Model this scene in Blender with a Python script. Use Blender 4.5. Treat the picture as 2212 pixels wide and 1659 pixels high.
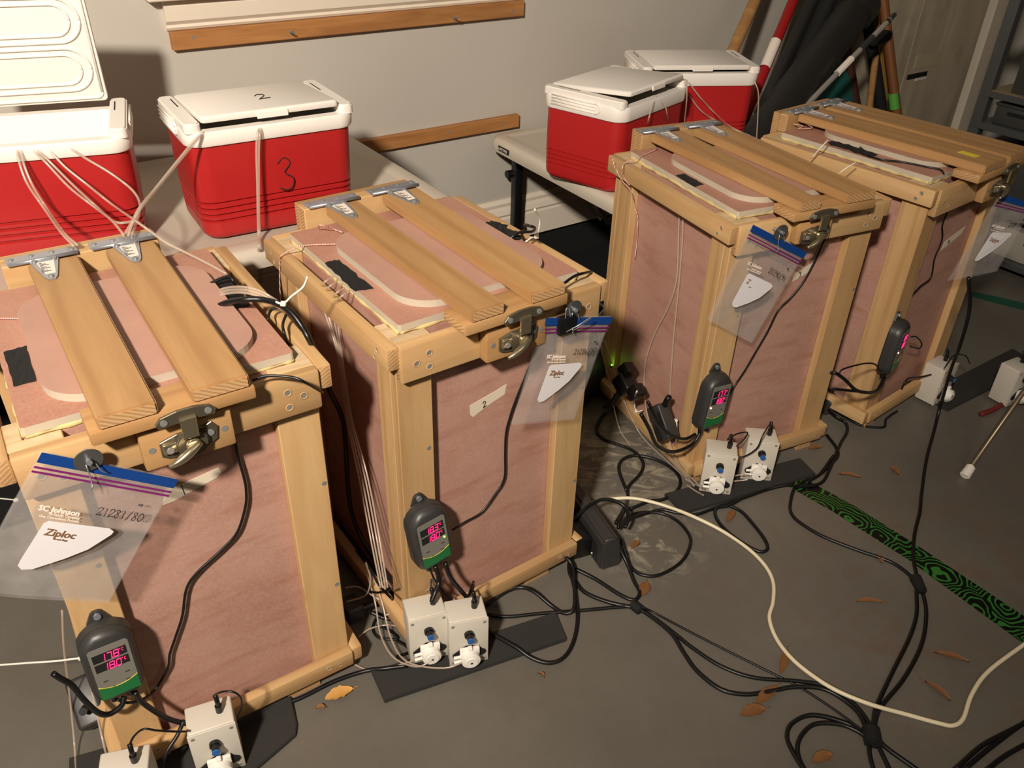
import bpy, bmesh, math, random
import numpy as np
from mathutils import Vector, Matrix, Euler
random.seed(7)
PI = math.pi
scn = bpy.context.scene
for o in list(bpy.data.objects): bpy.data.objects.remove(o)
COL = scn.collection

# ------------------------------------------------------------------ camera
F, CH, PIT, ROL = 1810.85, 1.28173, 0.582951, 0.0303631
CX, CY = 1106.0, 829.5
_f = Vector((0, math.cos(PIT), -math.sin(PIT))); _r0 = Vector((1, 0, 0)); _u0 = _r0.cross(_f)
_r = math.cos(ROL)*_r0 + math.sin(ROL)*_u0
_u = -math.sin(ROL)*_r0 + math.cos(ROL)*_u0
CAM = Vector((0, 0, CH))
cd = bpy.data.cameras.new('camera'); cam = bpy.data.objects.new('camera', cd); COL.objects.link(cam)
cd.sensor_width = 36.0; cd.lens = F/2212*36.0; cd.clip_start = 0.02; cd.clip_end = 60
cam.matrix_world = Matrix(((_r.x, _u.x, -_f.x, 0), (_r.y, _u.y, -_f.y, 0), (_r.z, _u.z, -_f.z, CH), (0, 0, 0, 1)))
scn.camera = cam

# ------------------------------------------------------------------ world and lamps
w = bpy.data.worlds.new('room'); scn.world = w; w.use_nodes = True
w.node_tree.nodes['Background'].inputs[0].default_value = (1.0, 0.90, 0.80, 1)
w.node_tree.nodes['Background'].inputs[1].default_value = 0.15
def spot(name, loc, aim, power, col, size, angle, blend):
    l = bpy.data.lights.new(name, 'SPOT'); l.energy = power; l.color = col; l.shadow_soft_size = size
    l.spot_size = angle; l.spot_blend = blend
    o = bpy.data.objects.new(name, l); COL.objects.link(o); o.location = loc
    o.rotation_euler = (Vector(aim)-Vector(loc)).to_track_quat('-Z', 'Y').to_euler()
    return o
spot('ceiling_lamp', (-0.55, -0.95, 2.32), (-0.75, 1.75, 1.0), 560, (1.0, 0.89, 0.76), 0.09, math.radians(97), 1.0)
def arealight(name, loc, aim, power, col, sx, sy):
    l = bpy.data.lights.new(name, 'AREA'); l.energy = power; l.color = col; l.shape = 'RECTANGLE'; l.size = sx; l.size_y = sy
    o = bpy.data.objects.new(name, l); COL.objects.link(o); o.location = loc
    o.rotation_euler = (Vector(aim)-Vector(loc)).to_track_quat('-Z', 'Y').to_euler()
arealight('ceiling_fixture', (1.6, -0.3, 2.38), (1.2, 1.6, 0.2), 8, (1.0, 0.88, 0.72), 1.2, 0.3)
scn.view_settings.view_transform = 'Standard'; scn.view_settings.look = 'None'
scn.view_settings.gamma = 1.0; scn.view_settings.use_curve_mapping = False
scn.view_settings.exposure = 0.0

# ------------------------------------------------------------------ pixel to place (2212 x 1659 frame)
def ray(px): return _f + _r*((px[0]-CX)/F) - _u*((px[1]-CY)/F)
def hit(px, n, c):
    d = ray(px); n = Vector(n); return CAM + d*((c-CAM.dot(n))/d.dot(n))
def fl(px, z=0.0): return hit(px, (0, 0, 1), z)
WA = math.radians(35.5)
WD = Vector((math.cos(WA), math.sin(WA), 0)); WN = Vector((-math.sin(WA), math.cos(WA), 0)); WC = 2.175
def wp(px, k=0.0): return hit(px, WN, WC-k)
def uv(u, v, z=0.0): return WD*u + WN*v + Vector((0, 0, z))          # along the back wall, out to it, up

# ------------------------------------------------------------------ materials
MATS = {}
def nt(name):
    m = bpy.data.materials.new(name); m.use_nodes = True; t = m.node_tree; MATS[name] = m
    b = t.nodes['Principled BSDF']; return m, t, b
def L(t, a, b): t.links.new(a, b)
def nd(t, k, **kw):
    n = t.nodes.new(k)
    for a, v in kw.items(): setattr(n, a, v)
    return n
def ramp(t, fac, stops):
    r = nd(t, 'ShaderNodeValToRGB'); e = r.color_ramp.elements
    while len(e) < len(stops): e.new(0.5)
    for i, (p, c) in enumerate(stops): e[i].position = p; e[i].color = (*c, 1)
    L(t, fac, r.inputs[0]); return r.outputs[0]
def coords(t, scale, rnd=True, src='Object'):
    tc = nd(t, 'ShaderNodeTexCoord'); mp = nd(t, 'ShaderNodeMapping'); mp.inputs['Scale'].default_value = scale
    if rnd:
        oi = nd(t, 'ShaderNodeObjectInfo'); vm = nd(t, 'ShaderNodeVectorMath', operation='SCALE'); vm.inputs[0].default_value = (7.3, 3.1, 5.7)
        L(t, oi.outputs['Random'], vm.inputs['Scale']); va = nd(t, 'ShaderNodeVectorMath', operation='ADD')
        L(t, tc.outputs[src], va.inputs[0]); L(t, vm.outputs[0], va.inputs[1]); L(t, va.outputs[0], mp.inputs[0])
    else: L(t, tc.outputs[src], mp.inputs[0])
    return mp.outputs[0]
def noise(t, vec, scale, detail=4, rough=.55, dist=0.0):
    n = nd(t, 'ShaderNodeTexNoise'); n.inputs['Scale'].default_value = scale; n.inputs['Detail'].default_value = detail
    n.inputs['Roughness'].default_value = rough; n.inputs['Distortion'].default_value = dist
    L(t, vec, n.inputs['Vector']); return n.outputs['Fac']
def mixc(t, fac, a, b, mode='MIX'):
    m = nd(t, 'ShaderNodeMix', data_type='RGBA', blend_type=mode)
    if isinstance(fac, (int, float)): m.inputs[0].default_value = fac
    else: L(t, fac, m.inputs[0])
    for i, v in ((6, a), (7, b)):
        if isinstance(v, tuple): m.inputs[i].default_value = (*v, 1)
        else: L(t, v, m.inputs[i])
    return m.outputs[2]
def bump(t, b, h, strength=.2, dist=.002):
    n = nd(t, 'ShaderNodeBump'); n.inputs['Strength'].default_value = strength; n.inputs['Distance'].default_value = dist
    L(t, h, n.inputs['Height']); L(t, n.outputs[0], b.inputs['Normal'])
def sr(c): return tuple((x/255/12.92 if x/255 <= .04045 else ((x/255+.055)/1.055)**2.4) for x in c)
def plain(name, col, rough=.5, metal=0.0, spec=.5, var=0.0):
    m, t, b = nt(name); b.inputs['Base Color'].default_value = (*sr(col), 1); b.inputs['Roughness'].default_value = rough
    b.inputs['Metallic'].default_value = metal; b.inputs['Specular IOR Level'].default_value = spec
    if var:
        v = coords(t, (1, 1, 1)); n = noise(t, v, 9, 5)
        c = mixc(t, n, tuple(x*(1-var) for x in sr(col)), tuple(min(1, x*(1+var)) for x in sr(col))); L(t, c, b.inputs['Base Color'])
        n2 = noise(t, v, 160, 3); bump(t, b, n2, .08, .001)
    return m
def wood(name, light, mid, dark, gscale=1.0, rough=.55, knots=True):
    m, t, b = nt(name); v = coords(t, (1.1, 9, 9))
    n1 = noise(t, v, 4.2*gscale, 4, .5, .8)
    wv = nd(t, 'ShaderNodeTexWave', wave_type='BANDS', bands_direction='Y'); wv.inputs['Scale'].default_value = 1.5*gscale
    wv.inputs['Distortion'].default_value = 6.5; wv.inputs['Detail'].default_value = 2.0; wv.inputs['Detail Scale'].default_value = .7
    v2 = coords(t, (.7, 7, 5)); L(t, v2, wv.inputs['Vector'])
    base = ramp(t, n1, [(.25, sr(mid)), (.75, sr(light))])
    g = ramp(t, wv.outputs['Fac'], [(.0, (1, 1, 1)), (.6, (.97, .95, .92)), (1, tuple(min(1, .45+.55*a/bb) for a, bb in zip(sr(dark), sr(mid))))])
    c = mixc(t, .6, base, g, 'MULTIPLY')
    fib = noise(t, coords(t, (6, 220, 220)), 3, 2); c = mixc(t, .22, c, ramp(t, fib, [(.3, (.78, .74, .68)), (.7, (1, 1, 1))]), 'MULTIPLY')
    if knots:
        vo = nd(t, 'ShaderNodeTexVoronoi'); vo.inputs['Scale'].default_value = 3.1; L(t, coords(t, (1.0, 2.4, 2.4)), vo.inputs['Vector'])
        c = mixc(t, ramp(t, vo.outputs['Distance'], [(.03, (.55, .55, .55)), (.085, (0, 0, 0))]), c, sr(dark))
    oi = nd(t, 'ShaderNodeObjectInfo'); hs = nd(t, 'ShaderNodeHueSaturation')
    mr = nd(t, 'ShaderNodeMapRange'); mr.inputs['To Min'].default_value = .90; mr.inputs['To Max'].default_value = 1.06
    L(t, oi.outputs['Random'], mr.inputs[0]); L(t, mr.outputs[0], hs.inputs['Value']); L(t, c, hs.inputs['Color'])
    L(t, hs.outputs[0], b.inputs['Base Color']); b.inputs['Roughness'].default_value = rough; b.inputs['Specular IOR Level'].default_value = .35
    bump(t, b, fib, .12, .001); return m
PINE = wood('pine', (204, 170, 124), (190, 151, 103), (150, 106, 62))
PLANKM = wood('clamp_plank_wood', (188, 148, 101), (171, 131, 85), (140, 98, 58), .8, .5, False)
PALE = wood('raw_pine', (208, 186, 152), (198, 172, 134), (168, 136, 98), 1.2, .7, False)
OLDWOOD = wood('stained_cleat_wood', (182, 130, 78), (158, 106, 60), (112, 70, 38), 1.4, .6, False)
def endgrain():
    m, t, b = nt('end_grain'); v = coords(t, (1, 1, 1)); wv = nd(t, 'ShaderNodeTexWave', wave_type='RINGS', rings_direction='X'); wv.inputs['Scale'].default_value = 60
    wv.inputs['Distortion'].default_value = 1.5; va = nd(t, 'ShaderNodeVectorMath', operation='ADD'); va.inputs[1].default_value = (0, .05, .03); L(t, v, va.inputs[0]); L(t, va.outputs[0], wv.inputs['Vector'])
    L(t, ramp(t, wv.outputs['Fac'], [(.2, sr((164, 124, 82))), (.7, sr((190, 153, 108)))]), b.inputs['Base Color']); b.inputs['Roughness'].default_value = .7; return m
ENDG = endgrain()
def pinkboard():
    m, t, b = nt('pink_fibre_board'); v = coords(t, (1, 1, 1)); n = noise(t, v, 7, 5, .6); n2 = noise(t, v, 260, 3, .75); n3 = noise(t, coords(t, (1, 1, 5)), 9, 4)
    c = ramp(t, n, [(.3, sr((166, 122, 106))), (.7, sr((182, 140, 124)))])
    c = mixc(t, ramp(t, n2, [(.38, (.35, .35, .35)), (.58, (0, 0, 0))]), c, sr((196, 162, 148)))
    c = mixc(t, ramp(t, n3, [(.50, (0, 0, 0)), (.8, (.6, .6, .6))]), c, sr((150, 98, 78)))
    L(t, c, b.inputs['Base Color']); b.inputs['Roughness'].default_value = .55; b.inputs['Specular IOR Level'].default_value = .4; bump(t, b, n2, .12, .001); return m
PINK = pinkboard()
def pinktop():
    m, t, b = nt('pink_lid_board'); v = coords(t, (1, 1, 1)); n = noise(t, v, 8, 5, .6); n2 = noise(t, v, 260, 3, .75)
    c = ramp(t, n, [(.3, sr((162, 112, 92))), (.7, sr((176, 130, 111)))])
    c = mixc(t, ramp(t, n2, [(.35, (.3, .3, .3)), (.6, (0, 0, 0))]), c, sr((202, 160, 142)))
    L(t, c, b.inputs['Base Color']); b.inputs['Roughness'].default_value = .6; bump(t, b, n2, .1, .001); return m
PINKTOP = pinktop()
PINKLITE = plain('pale_pink_board', (176, 136, 120), .6, var=.18)
BEDGE = plain('board_edge', (186, 175, 156), .8, var=.10)
FOAM = plain('yellow_foam', (206, 186, 128), .8, var=.12)
RED = plain('red_plastic', (172, 33, 34), .38, var=.05); WHITE = plain('white_plastic', (236, 230, 222), .42, var=.02)
GROOVE = plain('shadow_red', (120, 12, 14), .5)
TABLEM = plain('table_plastic', (196, 186, 170), .45, var=.04)
BLACK = plain('black_rubber', (16, 16, 17), .38); BLACKM = plain('black_matt', (14, 14, 15), .8)
CASE = plain('charcoal_case', (52, 51, 50), .42, var=.05); GREYP = plain('grey_panel', (120, 118, 110), .5)
GREEN = plain('panel_green', (24, 108, 56), .45); YELLOW = plain('panel_yellow', (196, 180, 60), .5)
ABS = plain('pump_case_plastic', (206, 199, 186), .42, var=.03); ABSD = plain('pump_side', (150, 142, 130), .5)
PUMPW = plain('pump_head_white', (238, 234, 226), .3); BLUE = plain('knob_blue', (36, 96, 170), .4); BLUEZ = plain('zip_blue', (22, 62, 130), .25); PURPLE = plain('zip_purple', (120, 34, 104), .3)
ZINC = plain('zinc', (168, 172, 180), .36, .65); NICKEL = plain('nickel', (196, 184, 156), .24, .9); DNICK = plain('dark_nickel', (124, 116, 98), .34, .75)
SCREW = plain('screw_steel', (142, 142, 140), .4, .35); STEEL = plain('steel_tube', (176, 172, 164), .35, .45)
PAPER = plain('sticker_paper', (232, 220, 208), .7); INK = plain('ink', (34, 26, 26), .7); TAPE = plain('masking_tape', (214, 200, 178), .75, var=.04)
CREAM = plain('cream_cable', (232, 220, 188), .4); PAD = plain('dark_foam_pad', (44, 42, 40), .9, var=.18)
TRIM = plain('white_trim', (226, 214, 196), .45, var=.02); ZIPT = plain('zip_tie_nylon', (226, 222, 212), .4)
LEAF = plain('dry_leaf', (118, 78, 40), .7, var=.25); LEAFY = plain('yellow_leaf', (190, 142, 72), .7, var=.3)
def emis(name, col, s):
    m, t, b = nt(name); b.inputs['Base Color'].default_value = (*col, 1); b.inputs['Emission Color'].default_value = (*col, 1); b.inputs['Emission Strength'].default_value = s; return m
LEDR = emis('led_red', (1.0, 0.015, 0.13), 1.9); LEDG = emis('led_green', (.25, 1.0, .05), 5.0); LEDW = emis('led_orange', (1.0, .35, .18), 9.0)
def clear(name, col, alpha, rough):
    m, t, b = nt(name); b.inputs['Base Color'].default_value = (*sr(col), 1); b.inputs['Roughness'].default_value = rough
    b.inputs['Alpha'].default_value = alpha; b.inputs['Specular IOR Level'].default_value = .8; return m
TUBE = clear('clear_silicone_tube', (206, 186, 168), .42, .2)
def bagmat():
    m, t, b = nt('clear_bag_film'); v = coords(t, (1, 1, 1)); n = noise(t, v, 16, 5, .6, .4)
    b.inputs['Base Color'].default_value = (*sr((206, 200, 196)), 1); b.inputs['Roughness'].default_value = .16; b.inputs['Specular IOR Level'].default_value = .9
    mr = nd(t, 'ShaderNodeMapRange'); mr.inputs['From Min'].default_value = .35; mr.inputs['From Max'].default_value = .8; mr.inputs['To Min'].default_value = .13; mr.inputs['To Max'].default_value = .34
    L(t, n, mr.inputs[0]); L(t, mr.outputs[0], b.inputs['Alpha']); bump(t, b, n, .5, .004); return m
BAG = bagmat()
def striped():
    m, t, b = nt('pink_white_twine'); v = coords(t, (1, 1, 1), False); wv = nd(t, 'ShaderNodeTexWave'); wv.inputs['Scale'].default_value = 120; L(t, v, wv.inputs['Vector'])
    L(t, ramp(t, wv.outputs['Fac'], [(.45, sr((186, 84, 70))), (.55, sr((236, 220, 206)))]), b.inputs['Base Color']); b.inputs['Roughness'].default_value = .9; return m
TWINE = striped()
def tapepat():
    m, t, b = nt('green_black_duct_tape'); v = coords(t, (1, 1, 1), False)
    vo = nd(t, 'ShaderNodeTexVoronoi'); vo.inputs['Scale'].default_value = 11; L(t, v, vo.inputs['Vector'])
    n = noise(t, v, 14, 2, .5); a = nd(t, 'ShaderNodeMath', operation='MULTIPLY_ADD'); a.inputs[1].default_value = .55; L(t, n, a.inputs[0]); L(t, vo.outputs['Distance'], a.inputs[2])
    s = nd(t, 'ShaderNodeMath', operation='MULTIPLY'); s.inputs[1].default_value = 72; L(t, a.outputs[0], s.inputs[0]); si = nd(t, 'ShaderNodeMath', operation='SINE'); L(t, s.outputs[0], si.inputs[0])
    L(t, ramp(t, si.outputs[0], [(.40, sr((12, 12, 11))), (.50, sr((50, 118, 46)))]), b.inputs['Base Color']); b.inputs['Roughness'].default_value = .4; return m
TAPEG = tapepat()
def floormat():
    m, t, b = nt('painted_grey_concrete'); v = coords(t, (1, 1, 1), False)
    n = noise(t, v, 2.2, 6, .6); n2 = noise(t, v, 60, 4, .6); n3 = noise(t, v, 9, 5, .65, .6)
    c = ramp(t, n, [(.3, sr((97, 92, 84))), (.7, sr((114, 109, 100)))])
    c = mixc(t, .15, c, ramp(t, n2, [(.3, (.7, .7, .7)), (.7, (1, 1, 1))]), 'MULTIPLY')
    c = mixc(t, ramp(t, n3, [(.62, (0, 0, 0)), (.78, (.32, .32, .32))]), c, sr((92, 70, 50)))
    # scraped, whitish patch on the floor between the second and third crate
    def blob(cx, cy, r, a, sc, hi):
        mp = nd(t, 'ShaderNodeMapping'); mp.inputs['Location'].default_value = (-cx, -cy, 0); mp.vector_type = 'POINT'
        tc = nd(t, 'ShaderNodeTexCoord'); L(t, tc.outputs['Object'], mp.inputs[0]); le = nd(t, 'ShaderNodeVectorMath', operation='LENGTH'); L(t, mp.outputs[0], le.inputs[0])
        mr = nd(t, 'ShaderNodeMapRange'); mr.inputs['From Min'].default_value = r*.35; mr.inputs['From Max'].default_value = r; mr.inputs['To Min'].default_value = 1; mr.inputs['To Max'].default_value = 0; L(t, le.outputs[1], mr.inputs[0])
        nn = noise(t, coords(t, (1, sc, 1), False), a, 5, .7, .9); th = ramp(t, nn, [(.50, (0, 0, 0)), (.60, (1, 1, 1))])
        mm = nd(t, 'ShaderNodeMath', operation='MULTIPLY'); L(t, mr.outputs[0], mm.inputs[0]); L(t, th, mm.inputs[1])
        m2 = nd(t, 'ShaderNodeMath', operation='MULTIPLY'); m2.inputs[1].default_value = hi; L(t, mm.outputs[0], m2.inputs[0]); return m2.outputs[0]
    c = mixc(t, blob(.29, 1.62, .22, 14, 2.0, .6), c, sr((176, 166, 142)))
    c = mixc(t, blob(.30, 1.36, .16, 18, 1.0, .6), c, sr((178, 168, 148)))
    c = mixc(t, blob(1.0, 1.1, .7, 9, 1.0, .25), c, sr((112, 78, 56)))
    L(t, c, b.inputs['Base Color']); b.inputs['Roughness'].default_value = .42; b.inputs['Specular IOR Level'].default_value = .35; bump(t, b, n2, .08, .001); return m
FLOORM = floormat()
def wallmat():
    m, t, b = nt('grey_wall_paint'); v = coords(t, (1, 1, 1), False); n = noise(t, v, 1.5, 4); n2 = noise(t, v, 140, 3)
    L(t, ramp(t, n, [(.3, sr((184, 178, 168))), (.7, sr((192, 186, 176)))]), b.inputs['Base Color']); b.inputs['Roughness'].default_value = .6; bump(t, b, n2, .12, .002); return m
WALLM = wallmat(); CURBM = plain('black_stem_wall', (16, 16, 15), .9)
def weather():
    m, t, b = nt('weathered_plywood'); v = coords(t, (5, 5, 1)); n = noise(t, v, 1.6, 6, .6, .5); n2 = noise(t, coords(t, (1, 1, 1)), 7, 5)
    c = ramp(t, n, [(.3, sr((158, 146, 126))), (.7, sr((200, 186, 160)))]); c = mixc(t, ramp(t, n2, [(.6, (0, 0, 0)), (.8, (.5, .5, .5))]), c, sr((98, 86, 72)))
    L(t, c, b.inputs['Base Color']); b.inputs['Roughness'].default_value = .8; return m
WEATH = weather()

# ------------------------------------------------------------------ object helpers
def link(name, me, mats, parent=None, smooth=False):
    for m in (mats if isinstance(mats, (list, tuple)) else [mats]): me.materials.append(m)
    if smooth:
        me.polygons.foreach_set('use_smooth', [True]*len(me.polygons))
    o = bpy.data.objects.new(name, me); COL.objects.link(o)
    if parent: o.parent = parent
    return o
def tag(o, label=None, cat=None, group=None, kind=None):
    if label: o['label'] = label
    if cat: o['category'] = cat
    if group: o['group'] = group
    if kind: o['kind'] = kind
    return o
def empty(name, loc, rz, label, cat, group=None):
    o = bpy.data.objects.new(name, None); COL.objects.link(o); o.location = loc; o.rotation_euler = (0, 0, rz); o.empty_display_size = .05
    return tag(o, label, cat, group)
def frombm(name, bm, mats, parent=None, smooth=False):
    me = bpy.data.meshes.new(name); bm.to_mesh(me); bm.free(); return link(name, me, mats, parent, smooth)
def sharp(o, ang=35):
    me = o.data; me.polygons.foreach_set('use_smooth', [True]*len(me.polygons))
    try: me.set_sharp_from_angle(angle=math.radians(ang))
    except Exception: pass
    return o
def box(name, x0, x1, y0, y1, z0, z1, mat, parent=None, grain='x', bev=.0016, seg=1, ends=None):
    dx, dy, dz = x1-x0, y1-y0, z1-z0
    dims, rot = {'x': ((dx, dy, dz), (0, 0, 0)), 'y': ((dy, dx, dz), (0, 0, PI/2)), 'z': ((dz, dy, dx), (0, -PI/2, 0))}[grain]
    bm = bmesh.new(); bmesh.ops.create_cube(bm, size=1.0); bmesh.ops.scale(bm, vec=dims, verts=bm.verts)
    if ends is not None:
        for f in bm.faces:
            if abs(f.normal.x) > .9: f.material_index = 1
    if bev: bmesh.ops.bevel(bm, geom=bm.edges[:], offset=min(bev, min(dims)*.3), segments=seg, affect='EDGES', profile=.5)
    o = frombm(name, bm, [mat, ends] if ends is not None else mat, parent)
    o.location = ((x0+x1)/2, (y0+y1)/2, (z0+z1)/2); o.rotation_euler = rot
    if seg > 1: sharp(o)
    return o
def cyl(name, p0, p1, r, mat, parent=None, n=16, r2=None, cap=True, bev=0):
    p0, p1 = Vector(p0), Vector(p1); d = p1-p0; bm = bmesh.new()
    bmesh.ops.create_cone(bm, cap_ends=cap, segments=n, radius1=r, radius2=r if r2 is None else r2, depth=d.length)
    if bev: bmesh.ops.bevel(bm, geom=[e for e in bm.edges if len(e.link_faces) == 2 and e.calc_face_angle(0) > 1], offset=bev, segments=2, affect='EDGES')
    o = frombm(name, bm, mat, parent); o.location = (p0+p1)/2; o.rotation_euler = d.to_track_quat('Z', 'Y').to_euler(); return sharp(o)
def smooth_pts(pts, sub=6):
    P = [Vector(p) for p in pts]
    if len(P) < 3: return P
    Q = [P[0]*2-P[1]] + P + [P[-1]*2-P[-2]]; out = []
    for i in range(1, len(Q)-2):
        a, b, c, d = Q[i-1:i+3]
        for k in range(sub):
            t = k/sub; out.append(.5*((2*b)+(-a+c)*t+(2*a-5*b+4*c-d)*t*t+(-a+3*b-3*c+d)*t**3))
    out.append(P[-1]); return out
def tubebm(bm, pts, r, n=8, sub=6, rf=None, caps=True):
    P = smooth_pts(pts, sub) if sub else [Vector(p) for p in pts]
    if len(P) < 2: return
    T = [(P[min(i+1, len(P)-1)]-P[max(i-1, 0)]).normalized() for i in range(len(P))]
    up = Vector((0, 0, 1)) if abs(T[0].z) < .9 else Vector((1, 0, 0)); N = (up-T[0]*up.dot(T[0])).normalized(); rings = []
    for i, p in enumerate(P):
        N = (N-T[i]*N.dot(T[i]));  N = N.normalized() if N.length > 1e-6 else T[i].orthogonal().normalized()
        B = T[i].cross(N); rr = rf(i/(len(P)-1))*r if rf else r
        rings.append([bm.verts.new(p+(N*math.cos(2*PI*k/n)+B*math.sin(2*PI*k/n))*rr) for k in range(n)])
    for a, b in zip(rings, rings[1:]):
        for k in range(n): bm.faces.new((a[k], a[(k+1) % n], b[(k+1) % n], b[k]))
    if caps: bm.faces.new(rings[0][::-1]); bm.faces.new(rings[-1])
def tube(name, pts, r, mat, parent=None, n=8, sub=6, rf=None):
    bm = bmesh.new(); tubebm(bm, pts, r, n, sub, rf); return frombm(name, bm, mat, parent, True)
def prism(name, outline, z0, z1, mats, parent=None, bev=0, topmat=0, sidemat=0):
    bm = bmesh.new(); a = [bm.verts.new((x, y, z0)) for x, y in outline]; b = [bm.verts.new((x, y, z1)) for x, y in outline]; n = len(a)
    f = bm.faces.new(b); f.material_index = topmat; f2 = bm.faces.new(a[::-1]); f2.material_index = topmat
    for i in range(n): g = bm.faces.new((a[i], a[(i+1) % n], b[(i+1) % n], b[i])); g.material_index = sidemat
    bmesh.ops.recalc_face_normals(bm, faces=bm.faces)
    if bev: bmesh.ops.bevel(bm, geom=list(f.edges), offset=bev, segments=2, affect='EDGES')
    return frombm(name, bm, mats, parent)
def rrect(x0, x1, y0, y1, r, n=6):
    out = []
    for cx, cy, a in ((x1-r, y1-r, 0), (x0+r, y1-r, 90), (x0+r, y0+r, 180), (x1-r, y0+r, 270)):
        for k in range(n+1): t = math.radians(a+90*k/n); out.append((cx+r*math.cos(t), cy+r*math.sin(t)))
    return out
def frame(o, p, ex, ey, ez):
    o.matrix_local = Matrix(((ex.x, ey.x, ez.x, p.x), (ex.y, ey.y, ez.y, p.y), (ex.z, ey.z, ez.z, p.z), (0, 0, 0, 1))); return o
def text(name, s, size, mat, parent, p, ex, ey, ext=.0002, shear=0, align='LEFT', bold=0.0):
    c = bpy.data.curves.new(name, 'FONT'); c.body = s; c.size = size; c.extrude = ext; c.shear = shear; c.align_x = align; c.offset = bold; c.resolution_u = 2
    to = bpy.data.objects.new('tmp', c); COL.objects.link(to); dg = bpy.context.evaluated_depsgraph_get()
    me = bpy.data.meshes.new_from_object(to.evaluated_get(dg)); bpy.data.objects.remove(to)
    me.materials.clear(); o = link(name, me, mat, parent); ex = Vector(ex).normalized(); ey = Vector(ey).normalized()
    return frame(o, Vector(p), ex, ey, ex.cross(ey))
HAND = {'0': [[(.5, 1), (.15, .75), (.1, .3), (.45, 0), (.85, .3), (.85, .75), (.5, 1)]], '1': [[(.5, 1), (.48, 0)]], '2': [[(.1, .75), (.35, 1), (.75, .9), (.7, .6), (.1, .05), (.4, .1), (.95, .12)]],
 '3': [[(.15, .85), (.5, 1), (.8, .82), (.45, .55), (.85, .35), (.75, .08), (.4, 0), (.1, .1)]], '4': [[(.3, 1), (.1, .45), (.85, .45)], [(.7, .8), (.65, 0)]], '6': [[(.7, 1), (.25, .6), (.15, .2), (.5, 0), (.8, .2), (.6, .5), (.2, .35)]],
 '7': [[(.1, .95), (.85, .95), (.4, 0)], [(.3, .5), (.8, .55)]], '8': [[(.75, .85), (.4, 1), (.2, .8), (.7, .35), (.5, 0), (.15, .2), (.7, .7), (.75, .85)]], '9': [[(.8, .8), (.45, 1), (.2, .75), (.5, .5), (.8, .8), (.6, 0)]],
 '/': [[(.8, 1.1), (.1, -.1)]], 'f': [[(.5, .9), (.3, .5), (.25, -.2)], [(.3, .7), (.75, .85)], [(.3, .35), (.6, .45)]], 'm': [[(0, .2), (.45, .5), (.55, .2), (.95, .7), (.7, .75)], [(.95, .7), (.9, .4)]], 'p': [[(.2, -.1), (.3, .6), (.7, .6), (.6, .3), (.3, .3)]]}
def hand(name, s, size, r, mat, parent, p, ex, ey, gap=.85):
    bm = bmesh.new(); ex, ey = Vector(ex).normalized(), Vector(ey).normalized(); p = Vector(p); x = 0
    for ch in s:
        k = 1.0; dy = 0
        if ch in 'mp^': k = .6; dy = .7
        for st in HAND.get(ch, []): tubebm(bm, [p+ex*(x+a*size*.62*k)+ey*((b*k+dy)*size) for a, b in st], r, 5, 3)
        x += size*.62*gap*k + size*.12
    return frombm(name, bm, mat, parent, True)

# ------------------------------------------------------------------ room shell
def slab(name, pts, mat, th=.05, up=Vector((0, 0, 1)), parent=None):
    bm = bmesh.new(); a = [bm.verts.new(p) for p in pts]; b = [bm.verts.new(Vector(p)-up*th) for p in pts]; n = len(a)
    bm.faces.new(a); bm.faces.new(b[::-1])
    for i in range(n): bm.faces.new((a[i], b[i], b[(i+1) % n], a[(i+1) % n]))
    bmesh.ops.recalc_face_normals(bm, faces=bm.faces)
    return frombm(name, bm, mat, parent)
UL, UR = -2.6, 4.5
VB = -2.9
tag(slab('floor', [uv(UL, VB), uv(UR, VB), uv(UR, WC+.1), uv(UL, WC+.1)], FLOORM), kind='structure')
def wallbox(name, u0, u1, v0, v1, z0, z1, mat, kind='structure', bev=0, parent=None, grain='x'):
    o = box(name, u0, u1, v0, v1, z0, z1, mat, parent, grain=grain, bev=bev)
    if not parent:
        o.rotation_euler = (o.rotation_euler.to_matrix().to_4x4() @ Matrix.Identity(4)).to_euler() if grain == 'x' else o.rotation_euler
        R = Matrix.Rotation(WA, 4, 'Z'); o.matrix_world = R @ Matrix.Translation(o.location) @ o.rotation_euler.to_matrix().to_4x4()
    if kind: tag(o, kind=kind)
    return o
wallbox('wall_back', UL, UR, WC, WC+.1, .125, 2.42, WALLM)
wallbox('trim_1', UL, UR, WC+.004, WC+.1, 0, .125, CURBM)
wallbox('wall_right', UR, UR+.1, VB, WC+.1, 0, 2.42, WALLM)
wallbox('wall_left', UL-.1, UL, VB, WC+.1, 0, 2.42, WALLM)
wallbox('wall_front', UL, UR, VB-.1, VB, 0, 2.42, WALLM)
wallbox('ceiling', UL, UR, VB, WC+.1, 2.42, 2.5, WALLM)
# back baseboard: flat board with a stepped moulded top
bm = bmesh.new(); prof = [(0, .126), (-.016, .126), (-.016, .205), (-.013, .212), (-.017, .220), (-.013, .236), (-.009, .246), (-.011, .258), (-.005, .270), (0, .270)]
ra = [bm.verts.new(uv(UL, WC+a, b)) for a, b in prof]; rb = [bm.verts.new(uv(2.9, WC+a, b)) for a, b in prof]
for i in range(len(prof)-1): bm.faces.new((ra[i], ra[i+1], rb[i+1], rb[i]))
bm.faces.new(ra); bm.faces.new(rb[::-1]); bmesh.ops.recalc_face_normals(bm, faces=bm.faces)
tag(frombm('baseboard_back', bm, TRIM), kind='structure')
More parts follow.
